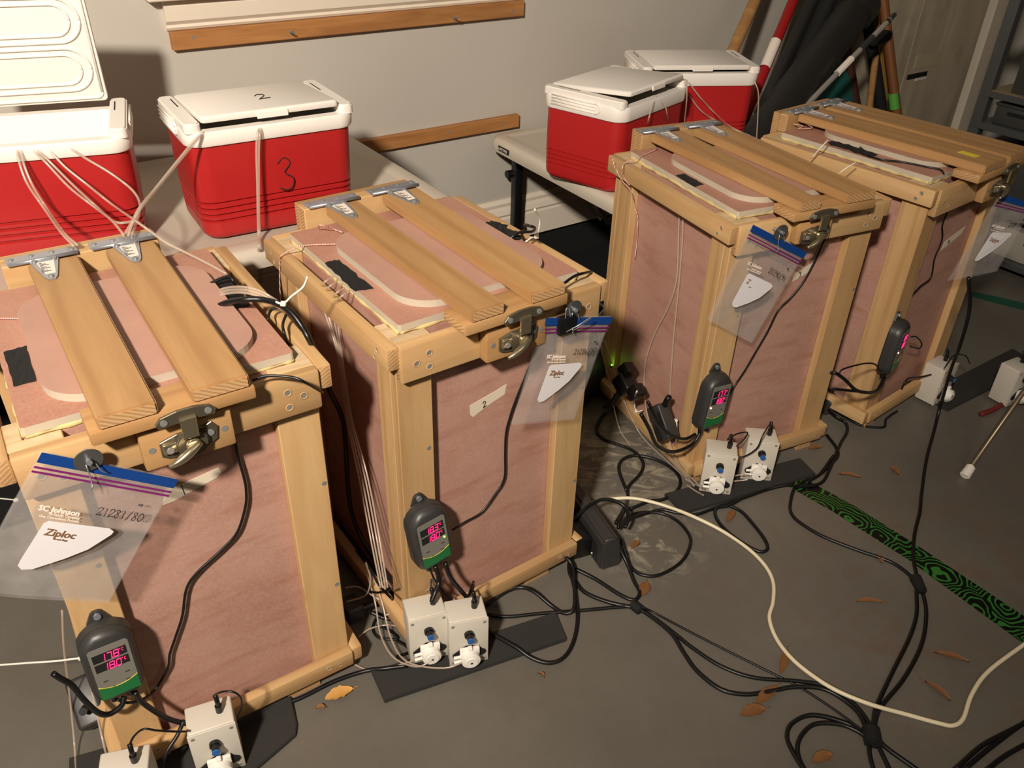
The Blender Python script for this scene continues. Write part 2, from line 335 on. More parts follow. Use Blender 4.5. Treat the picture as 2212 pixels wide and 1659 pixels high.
# window above the frame: apron, stool, jambs, sash and panes
win = bpy.data.objects.new('window_1', None); COL.objects.link(win); win.rotation_euler = (0, 0, WA); tag(win, kind='structure')
def wbox(name, u0, u1, v0, v1, z0, z1, mat, parent=win, **k): return box(name, u0, u1, v0, v1, z0, z1, mat, parent, **k)
ap = []
bm = bmesh.new(); prof = [(0, .872), (-.006, .872), (-.010, .878), (-.008, .884), (-.016, .893), (-.018, .925), (-.012, .934), (-.020, .940), (0, .940)]
ra = [bm.verts.new((.528, WC+a, b)) for a, b in prof]; rb = [bm.verts.new((1.56, WC+a, b)) for a, b in prof]
for i in range(len(prof)-1): bm.faces.new((ra[i], ra[i+1], rb[i+1], rb[i]))
bm.faces.new(ra); bm.faces.new(rb[::-1]); bmesh.ops.recalc_face_normals(bm, faces=bm.faces); frombm('apron', bm, TRIM, win)
wbox('sill', .49, 1.60, WC-.045, WC, .940, .958, TRIM, bev=.005, seg=3)
wbox('casing', .53, .60, WC-.016, WC, .958, 1.9, TRIM); wbox('casing', 1.49, 1.56, WC-.016, WC, .958, 1.9, TRIM); wbox('casing', .53, 1.56, WC-.018, WC, 1.9, 1.97, TRIM)
wbox('sash', .60, 1.49, WC-.006, WC, .958, 1.0, TRIM); wbox('sash', .60, 1.49, WC-.006, WC, 1.40, 1.44, TRIM)
GLASSN = plain('night_glass', (14, 16, 20), .06); wbox('pane', .60, 1.49, WC-.003, WC, 1.0, 1.40, GLASSN); wbox('pane', .60, 1.49, WC-.003, WC, 1.44, 1.9, GLASSN)
# two wooden cleats screwed to the wall
def cleat(u0, u1, z0, z1, label, nails, screws):
    r = empty('wall_cleat', (0, 0, 0), WA, label, 'cleat'); box('board', u0, u1, WC-.019, WC, z0, z1, OLDWOOD, r, bev=.002)
    for u, z in screws: cyl('screw', (u, WC-.0195, z), (u, WC-.016, z), .004, SCREW, r, 12)
    for u, z in nails: tube('nail', [(u, WC-.018, z), (u-.006, WC-.045, z+.004), (u-.012, WC-.060, z+.012)], .0018, SCREW, r, 6, 2); cyl('washer', (u+.004, WC-.0215, z-.001), (u+.004, WC-.019, z-.001), .006, SCREW, r, 12)
    return r
cleat(.532, 1.542, .829, .871, 'long brown wooden cleat fixed to the wall right under the window trim', [(.822, .846), (1.30, .842)], [(.583, .855), (1.50, .846)])
cleat(.70, 1.536, .505, .544, 'shorter brown wooden cleat low on the wall between the two tables', [], [(1.28, .526), (1.47, .527)])

# ------------------------------------------------------------------ folding tables
def folding_table(name, org, yaw, length, depth, ztop, label, badge=False):
    t = empty(name, (org.x, org.y, 0), yaw, label, 'table'); rt = .04; R = .055; rings = []; bm = bmesh.new()
    for ins, z in ((.012, ztop-.045), (.002, ztop-.040), (0, ztop-.030), (0, ztop-.018), (.003, ztop-.008), (.010, ztop-.002), (.016, ztop), (.050, ztop), (.056, ztop-.0025)):
        rings.append([bm.verts.new((x, -y, z)) for x, y in rrect(ins, length-ins, ins, depth-ins, max(R-ins, .004), 8)])
    for a, b in zip(rings, rings[1:]):
        for k in range(len(a)): bm.faces.new((a[k], a[(k+1) % len(a)], b[(k+1) % len(a)], b[k]))
    bm.faces.new(rings[-1]); bm.faces.new(rings[0][::-1]); bmesh.ops.recalc_face_normals(bm, faces=bm.faces)
    o = frombm('tabletop', bm, TABLEM, t); sharp(o, 50)
    for x, s in ((.09, 1), (length-.09, -1)):
        for y in (-.045, -depth+.06):
            box('leg', x-.014, x+.014, y-.014, y+.014, 0, ztop-.04, BLACK, t, 'z', .003, 2); box('leg_foot', x-.017, x+.017, y-.017, y+.017, 0, .025, BLACKM, t, 'z', .003)
        tube('leg_crossbar', [(x, -.045, .12), (x, -depth+.06, .12)], .011, BLACK, t, 8, 0); tube('leg_crossbar', [(x, -.045, ztop-.055), (x, -depth+.06, ztop-.055)], .012, BLACK, t, 8, 0)
        tube('leg_brace', [(x, -depth*.42, ztop-.06), (x+s*.12, -depth*.47, ztop-.2), (x+s*.28, -depth*.5, ztop-.05)], .008, STEEL, t, 8, 0)
        tube('leg_brace', [(x, -depth*.58, ztop-.06), (x+s*.12, -depth*.53, ztop-.2), (x+s*.28, -depth*.5, ztop-.05)], .008, STEEL, t, 8, 0)
        cyl('lock_knob', (x-s*.004, -.03, ztop-.13), (x-s*.03, -.03, ztop-.13), .012, BLACK, t, 12)
    if badge:
        b = box('badge', -.002, .0005, -.135, -.075, ztop-.030, ztop-.014, BLACKM, t, bev=.001)
        text('badge_lettering', 'LIFETIME', .0125, PAPER, t, (-.0026, -.079, ztop-.0262), (0, -1, 0), (0, 0, 1))
    return t
T1Z, T2Z = .585, .50
o1 = uv(.945-1.83, 2.172)
folding_table('folding_table', o1, WA, 1.83, .655, T1Z, 'long off-white plastic folding table along the wall under the two left coolers')
o2 = Vector((-.104, 2.583, 0))
folding_table('folding_table', o2, math.radians(33.5), 1.22, .70, T2Z, 'off-white plastic folding table with black badge and black legs, under the right coolers', True)

# ------------------------------------------------------------------ coolers
def cooler(cx, cy, zt, yaw, Ln, Dp, h1, h2, tl, td, label, open_lid=False, tilt=3.0, marks=None):
    c = empty('cooler', (cx, cy, zt), yaw, label, 'cooler', 'red and white picnic coolers'); N = 7
    def ring(bm, z, ins, R=.035):
        k = 1-z/h2; x = Ln/2-tl*k-ins; y = Dp/2-td*k-ins; return [bm.verts.new((a, b, z)) for a, b in rrect(-x, x, -y, y, max(R-ins*.5, .006), N)]
    def loft(name, lst, mat, capb=False, capt=False):
        bm = bmesh.new(); rs = [ring(bm, z, i, *( [rr] if rr else [])) for z, i, rr in lst]
        for a, b in zip(rs, rs[1:]):
            for k in range(len(a)): bm.faces.new((a[k], a[(k+1) % len(a)], b[(k+1) % len(a)], b[k]))
        if capb: bm.faces.new(rs[0][::-1])
        if capt: bm.faces.new(rs[-1])
        return sharp(frombm(name, bm, mat, c), 40)
    s = h1/.19
    pr = [(.0, .014, 0), (.003, .007, 0), (.009, .002, 0), (.016, .0005, 0), (.036*s, .0, 0)]
    for g in (.040, .052, .064, .076): pr += [((g-.0028)*s, 0, 0), ((g-.0012)*s, .0045, 0), ((g+.0012)*s, .0045, 0), ((g+.0030)*s, .0, 0)]
    pr += [(h1*.6, .001, 0), (h1-.002, .003, 0)]
    loft('body', pr, RED, True)
    hf = h2-.016
    loft('rim', [(h1-.002, .004, 0), (h1-.002, -.0015, 0), (h1+.002, -.003, 0), (hf-.004, -.003, 0), (hf, -.001, 0), (hf, .020, 0), (h1-.02, .024, 0), (.03, .03, 0)], WHITE)
    bm = bmesh.new(); r = ring(bm, .03, .03); bm.faces.new(r); frombm('liner_floor', bm, WHITE, c)
    ex = Ln/2-.002; w = .030
    for sx in (-1, 1):   # raised handle blocks at both ends of the rim
        x1, x0 = sx*(ex+.001), sx*(ex-w); xa, xb = min(x0, x1), max(x0, x1)
        out = rrect(xa, xb, -Dp/2+.004, Dp/2-.002, .012, 5)
        o = prism('end_handle', out, hf-.002, h2, WHITE, c, .003); sharp(o)
        box('handle_slot', sx*(ex-.020)-.0012, sx*(ex-.020)+.0012, Dp*.08, Dp*.36, h2-.001, h2+.0004, GROOVE if False else BLACKM, c, bev=0)
        k = 1-(h1+.02)/h2; xf = sx*(Ln/2+.003-tl*k)
        for q in range(4):      # moulded grip ribs
            tube('grip_rib', [(xf, -Dp*.18, h1+.010+q*.0075), (xf+sx*.001, Dp*.36, h1+.010+q*.0075)], .0022, WHITE, c, 6, 0)
        tube('grip_rib', [(xf, -Dp*.18, h1+.008), (xf, -Dp*.22, h1+.012), (xf, -Dp*.235, h1+.021), (xf, -Dp*.22, h1+.030), (xf, -Dp*.18, h1+.034)], .0022, WHITE, c, 6, 3)
    # lid slab, hinged at the back edge
    hx = Ln/2-w-.003
    piv = bpy.data.meshes.new('lid'); bm = bmesh.new(); ly = Dp-.008
    rings = []
    for ins, z in ((.006, -.013), (.001, -.012), (0, -.010), (0, -.003), (.002, -.001), (.004, 0)):
        rings.append([bm.verts.new((a, b, z)) for a, b in rrect(-hx+ins, hx-ins, -ly+ins, -ins, .008, 3)])
    for a, b in zip(rings, rings[1:]):
        for k in range(len(a)): bm.faces.new((a[k], a[(k+1) % len(a)], b[(k+1) % len(a)], b[k]))
    bm.faces.new(rings[-1]); bm.faces.new(rings[0][::-1]); bmesh.ops.recalc_face_normals(bm, faces=bm.faces)
    lid = frombm('lid', bm, WHITE, c); sharp(lid); lid.location = (0, Dp/2-.004, h2+.001); lid.rotation_euler = (math.radians(-tilt if not open_lid else -tilt), 0, 0)
    if open_lid:   # raised rings moulded on the underside
        for cyy in (-ly*.30, -ly*.72):
            for rx, ry, rr in ((.115, .040, .0035), (.098, .028, .003)):
                pts = [(a*1.0, cyy+b, -.0135) for a, b in rrect(-rx, rx, -ry, ry, ry-.001, 8)]; pts.append(pts[0]); tube('moulded_ring', pts, rr, WHITE, lid, 6, 0)
        pts = [(a, b, -.013) for a, b in rrect(-hx+.008, hx-.008, -ly+.008, -.008, .01, 4)]; pts.append(pts[0]); tube('lid_gasket', pts, .003, WHITE, lid, 6, 0)
    else:
        box('latch_lip', -.03, .03, -ly-.003, -ly+.001, -.016, -.004, WHITE, lid, bev=.001)
    if marks:
        a, b = marks
        if a: hand('lid_number', a, .044, .0010, INK, lid, (.000, -ly*.62, .0006), (1, 0, 0), (0, 1, 0))
        if b: hand('front_number', b, .064, .0012, INK, c, (-.008, -Dp/2+td*.45-.0032, h1*.44), (1, 0, 0), (0, .06, 1))
    return c
C3 = cooler(-.528, 1.693, T1Z, math.radians(32.7), .332, .224, .195, .237, .010, .0176, 'red cooler with a white lid marked 2 and a handwritten 3 on its front', marks=('2', '3'), tilt=2.6)
C1 = cooler(-.901, 1.540, T1Z, math.radians(21.9), .332, .224, .192, .233, .010, .014, 'red cooler with its white lid standing wide open, cut by the left frame edge', True, 82)
C4 = cooler(.255, 2.284, T2Z, math.radians(51.7), .330, .251, .188, .237, .003, .006, 'red cooler nearest the table corner, white lid propped ajar over tubes', tilt=4.5)
C5 = cooler(.501, 2.615, T2Z, math.radians(8.4), .352, .236, .184, .233, .009, .009, 'rear red cooler with closed white lid, behind the other one on the right table', tilt=1.0)

# ------------------------------------------------------------------ wooden crates
W, D, ZT, ZB = .383, .464, .6545, .030
CR = [(-.58600867, .76079458, .60130399), (-.16634782, 1.03855725, .63628971), (.43065227, 1.5300194, .45402961), (.91702377, 1.76754062, .69146451)]
FR = []
for x, y, a in CR: FR.append((Vector((x, y, 0)), Vector((math.cos(a), math.sin(a), 0)), Vector((-math.sin(a), math.cos(a), 0))))
def cl(i, p):  # crate-local to world
    o, ex, ey = FR[i]; return o+ex*p[0]+ey*p[1]+Vector((0, 0, p[2]))
def fr(i, px, off):  # pixel to a point on the crate's front-parallel plane y = off
    o, ex, ey = FR[i]; return hit(px, ey, o.dot(ey)+off)
def sd(i, px, off):  # pixel to a point on the side-parallel plane x = off
    o, ex, ey = FR[i]; return hit(px, ex, o.dot(ex)+off)
def screw_at(par, x, z, y, r=.0045, ax='y'):
    if ax == 'y': cyl('screw', (x, y+.002, z), (x, y-.0006, z), r, SCREW, par, 12)
    elif ax == 'x': cyl('screw', (y+.002, x, z), (y-.0006, x, z), r, SCREW, par, 12)
    else: cyl('screw', (x, z, y-.002), (x, z, y+.0008), r, SCREW, par, 12)
def countersink(par, x, z, y, r=.0062, ax='y'):
    bm = bmesh.new(); n = 14
    def P(rr, d, t):
        a, b = rr*math.cos(t), rr*math.sin(t); return (x+a, y+d, z+b) if ax == 'y' else (y+d, x+a, z+b)
    A = [bm.verts.new(P(r, -.0004, 2*PI*k/n)) for k in range(n)]; B = [bm.verts.new(P(r*.80, -.0010, 2*PI*k/n)) for k in range(n)]
    C = [bm.verts.new(P(r*.66, -.0003, 2*PI*k/n)) for k in range(n)]; Dd = bm.verts.new(P(0, -.0003, 0))
    for k in range(n):
        j = (k+1) % n
        f = bm.faces.new((A[k], A[j], B[j], B[k])); f = bm.faces.new((B[k], B[j], C[j], C[k])); f = bm.faces.new((C[k], C[j], Dd)); f.material_index = 1
    bmesh.ops.recalc_face_normals(bm, faces=bm.faces); frombm('screw', bm, [PINE, SCREW], par)
def tee_hinge(par, x, lblmat=PAPER, dx=0.0, zinc=ZINC):
    h = bpy.data.objects.new('tee_hinge', None); COL.objects.link(h); h.parent = par; h.location = (x+dx, .445, .7005)
    box('hinge_leaf', -.052, .052, .004, .030, 0, .0022, zinc, h, bev=.0006)
    tube('hinge_knuckle', [(-.05, .001, .002), (.05, .001, .002)], .0034, zinc, h, 8, 0)
    prism('hinge_strap', [(-.021, -.001), (.021, -.001), (.009, -.070), (.005, -.079), (-.005, -.079), (-.009, -.070)], -.0002, .0022, zinc, h)
    prism('hinge_sticker', [(-.012, -.012), (.013, -.012), (.008, -.060), (-.006, -.060)], .0023, .0027, lblmat, h)
    for k in range(9): box('sticker_print', -.009, -.009+.004+.009*((k*7) % 3)/2, -.018-k*.0042, -.0162-k*.0042, .0027, .0029, INK, h, bev=0)
    for sx, sy in ((-.044, .02), (-.015, .022), (.015, .022), (.044, .02)): cyl('rivet', (sx, sy, .002), (sx, sy, .0036), .0042, SCREW, h, 10)
    for sx, sy in ((-.014, -.006), (.014, -.006), (0, -.070)): cyl('rivet', (sx, sy, .002), (sx, sy, .0046), .0042, SCREW, h, 10)
def sash_lock(par, x, z, y, sc=1.0):
    s = bpy.data.objects.new('sash_lock', None); COL.objects.link(s); s.parent = par; s.location = (x, y, z); s.scale = (sc, sc, sc)
    # keeper on the crossbar: rounded plate with upturned tongue
    def plate(name, out, y0, y1, mat):
        bm = bmesh.new(); a = [bm.verts.new((p, y0, q)) for p, q in out]; b = [bm.verts.new((p, y1, q)) for p, q in out]; n = len(a)
        bm.faces.new(a); bm.faces.new(b[::-1])
        for i in range(n): bm.faces.new((a[i], b[i], b[(i+1) % n], a[(i+1) % n]))
        bmesh.ops.recalc_face_normals(bm, faces=bm.faces)
        bmesh.ops.bevel(bm, geom=[e for e in bm.edges if abs(e.verts[0].co.y-e.verts[1].co.y) < 1e-6], offset=.0007, segments=1, affect='EDGES')
        o = frombm(name, bm, mat, s); return o
    plate('keeper_plate', [(-.034, .033), (-.037, .040), (-.030, .048), (-.010, .052), (.010, .052), (.030, .048), (.037, .040), (.034, .033), (.012, .034), (-.012, .034)], -.0175, -.0130, DNICK)
    plate('keeper_tongue', [(-.009, .010), (.010, .010), (.011, .040), (-.009, .040)], -.0215, -.0165, NICKEL)
    for sx in (-.027, .027): cyl('lock_screw', (sx, -.017, .0410), (sx, -.0188, .0410), .0045, SCREW, s, 12)
    plate('base_plate', [(-.036, -.018), (-.036, .004), (-.014, .010), (.020, .010), (.030, .014), (.037, .004), (.034, -.014), (.014, -.026), (-.006, -.026), (-.030, -.022)], -.004, .0, DNICK)
    cyl('cam_disc', (.002, -.003, -.006), (.002, -.012, -.006), .020, DNICK, s, 24, bev=.0015); cyl('cam_hub', (.002, -.012, -.004), (.002, -.018, -.004), .0095, NICKEL, s, 20, bev=.0015)
    tube('lock_lever', [(.010, -.018, -.002), (-.006, -.023, -.009), (-.022, -.025, -.016), (-.034, -.024, -.020)], .0052, NICKEL, s, 10, 5, rf=lambda q: .55+.6*math.sin(PI*min(1, q*.9+.15)))
    o = box('lock_housing', -.034, -.016, -.011, -.003, -.012, .004, NICKEL, s, bev=.003, seg=3)
    for sx, sz in ((-.026, -.006), (.027, -.002)): cyl('lock_screw', (sx, -.004, sz), (sx, -.0125 if sx < 0 else -.0055, sz), .0045, SCREW, s, 12)
def foam_bead(par, x0, x1, y0, y1, z):
    bm = bmesh.new(); rnd = random.Random(int(x1*1e5)+len(bpy.data.objects))
    pts = []
    for (a, b) in (((x0, y0), (x1, y0)), ((x1, y0), (x1, y1)), ((x1, y1), (x0, y1)), ((x0, y1), (x0, y0))):
        n = 28
        for k in range(n):
            t = k/n; j = rnd.uniform(-.0022, .0014); px, py = a[0]+(b[0]-a[0])*t, a[1]+(b[1]-a[1])*t
            nx, ny = (b[1]-a[1]), -(b[0]-a[0]); l = math.hypot(nx, ny); pts.append((px+nx/l*j, py+ny/l*j, z+rnd.uniform(-.0012, .0012)))
    pts.append(pts[0]); tubebm(bm, pts, .0052, 7, 2); frombm('foam_seal', bm, FOAM, par, True)
PT = .6545   # top of the frame
def crate(i, label, planks, plate, block=(.137, .252), blk_h=.062, tapes=(), wide2=False):
    x, y, a = CR[i]; r = empty('insulated_crate', (x, y, 0), a, label, 'crate', 'pine framed insulated crates')
    tf0, tf1 = -.006, .013
    # plywood box
    box('panel', .019, .364, .032, .042, .045, .650, PINK, r, 'x', 0); box('panel', .019, .029, .042, .425, .045, .650, PINK, r, 'x', 0)
    box('panel', .354, .364, .042, .425, .045, .650, PINK, r, 'x', 0); box('panel', .019, .364, .425, .435, .045, .650, PINK, r, 'x', 0)
    box('base', .019, .364, .032, .435, .033, .045, PINK, r, 'x', 0)
    # corner stiles
    for (xa, xb, ya, yb) in ((0, .062, .013, .032), (.320, .383, .013, .032), (0, .062, .432+.003, .454-.0), (.320, .383, .435, .454)):
        box('stile', xa, xb, ya, yb, ZB+.002, PT-.001, PINE, r, 'z', .0014, ends=PALE)
    for (xa, xb, ya, yb) in ((0, .019, .032, .076), (.364, .383, .032, .076), (0, .019, .378, .435), (.364, .383, .378, .435)):
        box('stile', xa, xb, ya, yb, ZB+.002, PT-.001, PINE, r, 'z', .0014, ends=PALE)
    # rails
    box('top_rail', 0, W, tf0, tf1, PT-.0635, PT, PINE, r, 'x', .004, 2, ends=ENDG); box('top_rail', 0, W, .454, .473, PT-.045, PT, PINE, r, 'x', .003, 2, ends=ENDG)
    box('top_rail', -.0195, 0, 0, D, PT-.038, PT, PINE, r, 'y', .0025, 2, ends=ENDG); box('top_rail', W, W+.0195, 0, D, PT-.038, PT, PINE, r, 'y', .0025, 2, ends=ENDG)
    zb1 = ZB+.033
    box('bottom_rail', 0, W, tf0, tf1, ZB, zb1, PINE, r, 'x', .003, 2, ends=ENDG); box('bottom_rail', 0, W, .454, .473, ZB, zb1, PINE, r, 'x', .003, 2, ends=ENDG)
    box('bottom_rail', -.0195, 0, 0, D, ZB, zb1, PINE, r, 'y', .003, 2, ends=ENDG); box('bottom_rail', W, W+.0195, 0, D, ZB, zb1, PINE, r, 'y', .003, 2, ends=ENDG)
    for xa, xb in ((.018, .062), (.262, .322)) if i < 2 else ((.018, .062), (.325, .369)):
        box('foot', xa, xb, .008, .07, 0, ZB, PINE, r, 'x', .001, ends=ENDG); box('foot', xa, xb, .38, .44, 0, ZB, PINE, r, 'x', .001, ends=ENDG)
    # screws in the front rail, side rails, posts
    for sx in (.026, W-.026):
        s = 1 if sx < .1 else -1
        for dx, dz in ((0, -.034), (s*.022, -.022), (s*.022, -.046)): countersink(r, sx+dx, PT+dz, tf0)
        for dx, dz in ((0, .016), (s*.020, .020)): countersink(r, sx+dx, ZB+dz, tf0, .005)
    for yy, dz in ((.028, -.012), (.038, -.027), (.43, -.012), (.42, -.027)): countersink(r, yy, PT+dz, -.0195, .0052, 'x')
    for xx, zz in ((.052, .44), (.376, .44), (.376, .22), (.048, .20)): screw_at(r, xx, zz, tf1, .004)
    # lid with sealing foam
    foam_bead(r, .0235, .3595, .037, .430, .6545)
    bm = bmesh.new(); out = rrect(.020, .363, .033, .434, .004, 2); A = [bm.verts.new((p, q, .657)) for p, q in out]; B = [bm.verts.new((p, q, .6685)) for p, q in out]
    bm.faces.new(B); bm.faces.new(A[::-1])
    for k in range(len(A)): f = bm.faces.new((A[k], A[(k+1) % len(A)], B[(k+1) % len(A)], B[k])); f.material_index = 1
    bmesh.ops.recalc_face_normals(bm, faces=bm.faces); frombm('lid', bm, [PINKTOP, BEDGE], r)
    prism('lid_plate', rrect(*plate, .062, 10), .6687, .6805, [PINKLITE, BEDGE], r, 0, 0, 1)
    # clamp planks, crossbar, hinge board
    for n, (xa0, xb0, xa1, xb1) in enumerate(planks):   # back x range, front x range
        bm = bmesh.new(); y0, y1 = -.040, .4425; z0, z1 = .6808, .6998
        cxm = (xa0+xb0+xa1+xb1)/4; cym = (y0+y1)/2
        vs = [bm.verts.new((-(yy-cym), xx-cxm, zz)) for zz in (z0-.69, z1-.69) for xx, yy in ((xa1, y0), (xb1, y0), (xb0, y1), (xa0, y1))]
        # mesh long axis = local x ; rotated by -90 deg about z
        vs2 = [(v.co.x, v.co.y, v.co.z) for v in vs]
        q = [(0, 1, 2, 3), (7, 6, 5, 4), (0, 4, 5, 1), (1, 5, 6, 2), (2, 6, 7, 3), (3, 7, 4, 0)]
        for f in q:
            ff = bm.faces.new([vs[k] for k in f])
            if set(f) in ({0, 4, 5, 1}, {2, 6, 7, 3}): ff.material_index = 1
        bmesh.ops.recalc_face_normals(bm, faces=bm.faces); bmesh.ops.bevel(bm, geom=bm.edges[:], offset=.0022, segments=2, affect='EDGES')
        o = frombm('clamp_plank', bm, [PLANKM, ENDG], r); o.location = (cxm, cym, .69); o.rotation_euler = (0, 0, -PI/2); sharp(o)
    xl = min(p[2] for p in planks)-.012; xr = max(p[3] for p in planks)+.006
    if i == 3: xr += .0
    box('crossbar', xl, xr, -.040, .022, .6615, .6805, PLANKM, r, 'x', .003, 2, ends=ENDG)
    box('hinge_board', .058, .292, .474, .493, .52, .7005, PLANKM if i else PINE, r, 'x', .002, 1, ends=ENDG)
    box('hinge_board', .058, .292, .448, .4735, .6555, .7003, PINE, r, 'x', .002, 1, ends=ENDG)
    for n, p in enumerate(planks): tee_hinge(r, (p[0]+p[1])/2, dx=(-.012 if n == 0 else -.006))
    box('latch_block', block[0], block[1], -.027, -.0062, PT-blk_h, PT-.003, PLANKM, r, 'x', .003, 2)
    sash_lock(r, (block[0]+block[1])/2, .628, -.0272)
    for sx in (block[0]+.012, block[1]-.012): screw_at(r, sx, PT-.032, -.027, .0045)
    return r
def black_tape(par, quad, ragged=0.0, seedn=1, up=.0):
    rnd = random.Random(seedn); bm = bmesh.new(); nx, ny = 6, 8; G = []
    for jj in range(ny+1):
        row = []
        for ii in range(nx+1):
            s, t = ii/nx, jj/ny; a = Vector(quad[0]).lerp(Vector(quad[1]), s); b = Vector(quad[3]).lerp(Vector(quad[2]), s); p = a.lerp(b, t)
            e = ragged if (ii in (0, nx) or jj in (0, ny)) else 0
            row.append(bm.verts.new((p.x+rnd.uniform(-e, e), p.y+rnd.uniform(-e, e), .6692+rnd.uniform(0, .0012)+up*math.sin(PI*s)*math.sin(PI*t)+(rnd.uniform(0, 1.0)*up))))
        G.append(row)
    for jj in range(ny):
        for ii in range(nx): bm.faces.new((G[jj][ii], G[jj][ii+1], G[jj+1][ii+1], G[jj+1][ii]))
    o = frombm('black_tape', bm, BLACKM, par); md = o.modifiers.new('s', 'SOLIDIFY'); md.thickness = .0008; return o
P4 = (.098, .166, .098, .166)
K1 = crate(0, 'nearest pine crate at the lower left, pink panels, lid clamped by two planks', [(.093, .166, .098, .166), (.207, .283, .207, .279)], (.057, .330, .050, .372))
K2 = crate(1, 'second pine crate from the left, masking tape marked 2 on its pink front', [(.098, .162, .102, .160), (.213, .290, .210, .276)], (.055, .330, .050, .362))
K3 = crate(2, 'third pine crate, standing before the right table with a bag on its left corner', [(.078, .162, .108, .160), (.199, .286, .228, .302)], (.055, .330, .050, .362), block=(.128, .215), blk_h=.050)
K4 = crate(3, 'rightmost pine crate, yellow note strip on one of its two wide lid planks', [(.095, .195, .095, .195), (.212, .318, .212, .318)], (.070, .330, .050, .372), block=(.175, .29))
black_tape(K1, [(.027, .136, 0), (.053, .135, 0), (.055, .238, 0), (.027, .234, 0)], .0008, 3)
black_tape(K1, [(.332, .196, 0), (.357, .194, 0), (.364, .303, 0), (.333, .295, 0)], .0008, 4, .001)
black_tape(K2, [(.014, .165, 0), (.044, .160, 0), (.044, .284, 0), (.020, .286, 0)], .002, 5, .001)
black_tape(K2, [(.330, .185, 0), (.364, .186, 0), (.362, .280, 0), (.334, .272, 0)], .006, 6, .006)
black_tape(K3, [(.020, .180, 0), (.048, .186, 0), (.046, .256, 0), (.022, .252, 0)], .001, 7)
black_tape(K4, [(.024, .185, 0), (.056, .190, 0), (.060, .308, 0), (.034, .312, 0)], .004, 8, .004)
prism('yellow_note', [(.135, .005), (.138, .048), (.158, .046), (.155, .003)], .6999, .7004, plain('yellow_note', (226, 208, 60), .6), K4)
def panel_tape(par, pts, s, hp, hs, ex=(1, 0, .25)):
    bm = bmesh.new(); a = [bm.verts.new((x, .0315, z)) for x, z in pts]; b = [bm.verts.new((x, .0322, z)) for x, z in pts]; n = len(a)
    bm.faces.new(a); bm.faces.new(b[::-1])
    for i in range(n): bm.faces.new((a[i], b[i], b[(i+1) % n], a[(i+1) % n]))
    bmesh.ops.recalc_face_normals(bm, faces=bm.faces); t = frombm('masking_tape', bm, TAPE, par)
    hand('tape_number', s, hs, .0007, INK, t, (hp[0], .0312, hp[1]), ex, (-.1, 0, 1))
panel_tape(K1, [(.150, .487), (.165, .488), (.228, .503), (.236, .510), (.233, .519), (.185, .513), (.158, .512)], '1', (.176, .492), .018)
panel_tape(K2, [(.145, .458), (.150, .452), (.186, .466), (.215, .474), (.219, .494), (.190, .487), (.144, .478)], '2', (.170, .462), .013)
panel_tape(K3, [(.203, .482), (.246, .498), (.252, .520), (.207, .502)], '3', (.218, .49), .012)
panel_tape(K4, [(.186, .452), (.272, .474), (.282, .492), (.190, .474)], '4', (.21, .461), .012)

# ------------------------------------------------------------------ temperature controllers
SEG = {'0': 'abcdef', '1': 'bc', '2': 'abged', '3': 'abgcd', '4': 'fgbc', '5': 'afgcd', '6': 'afgedc', '7': 'abc', '8': 'abcdefg', '9': 'abcdfg', 'C': 'adef'}
def seven(bm, ch, x, z, h, y, slant=.12, t=.09):
    w_ = h*.5; s = {'a': ((0, 1), (1, 1)), 'b': ((1, 1), (1, .5)), 'c': ((1, .5), (1, 0)), 'd': ((0, 0), (1, 0)), 'e': ((0, 0), (0, .5)), 'f': ((0, .5), (0, 1)), 'g': ((0, .5), (1, .5))}
    for k in SEG[ch]:
        (a, b), (c, d) = s[k]; p = Vector((x+a*w_+b*h*slant, y, z+b*h)); q = Vector((x+c*w_+d*h*slant, y, z+d*h)); dd = (q-p); g = dd*.08; tubebm(bm, [p+g, q-g], h*t*.62, 5, 0)
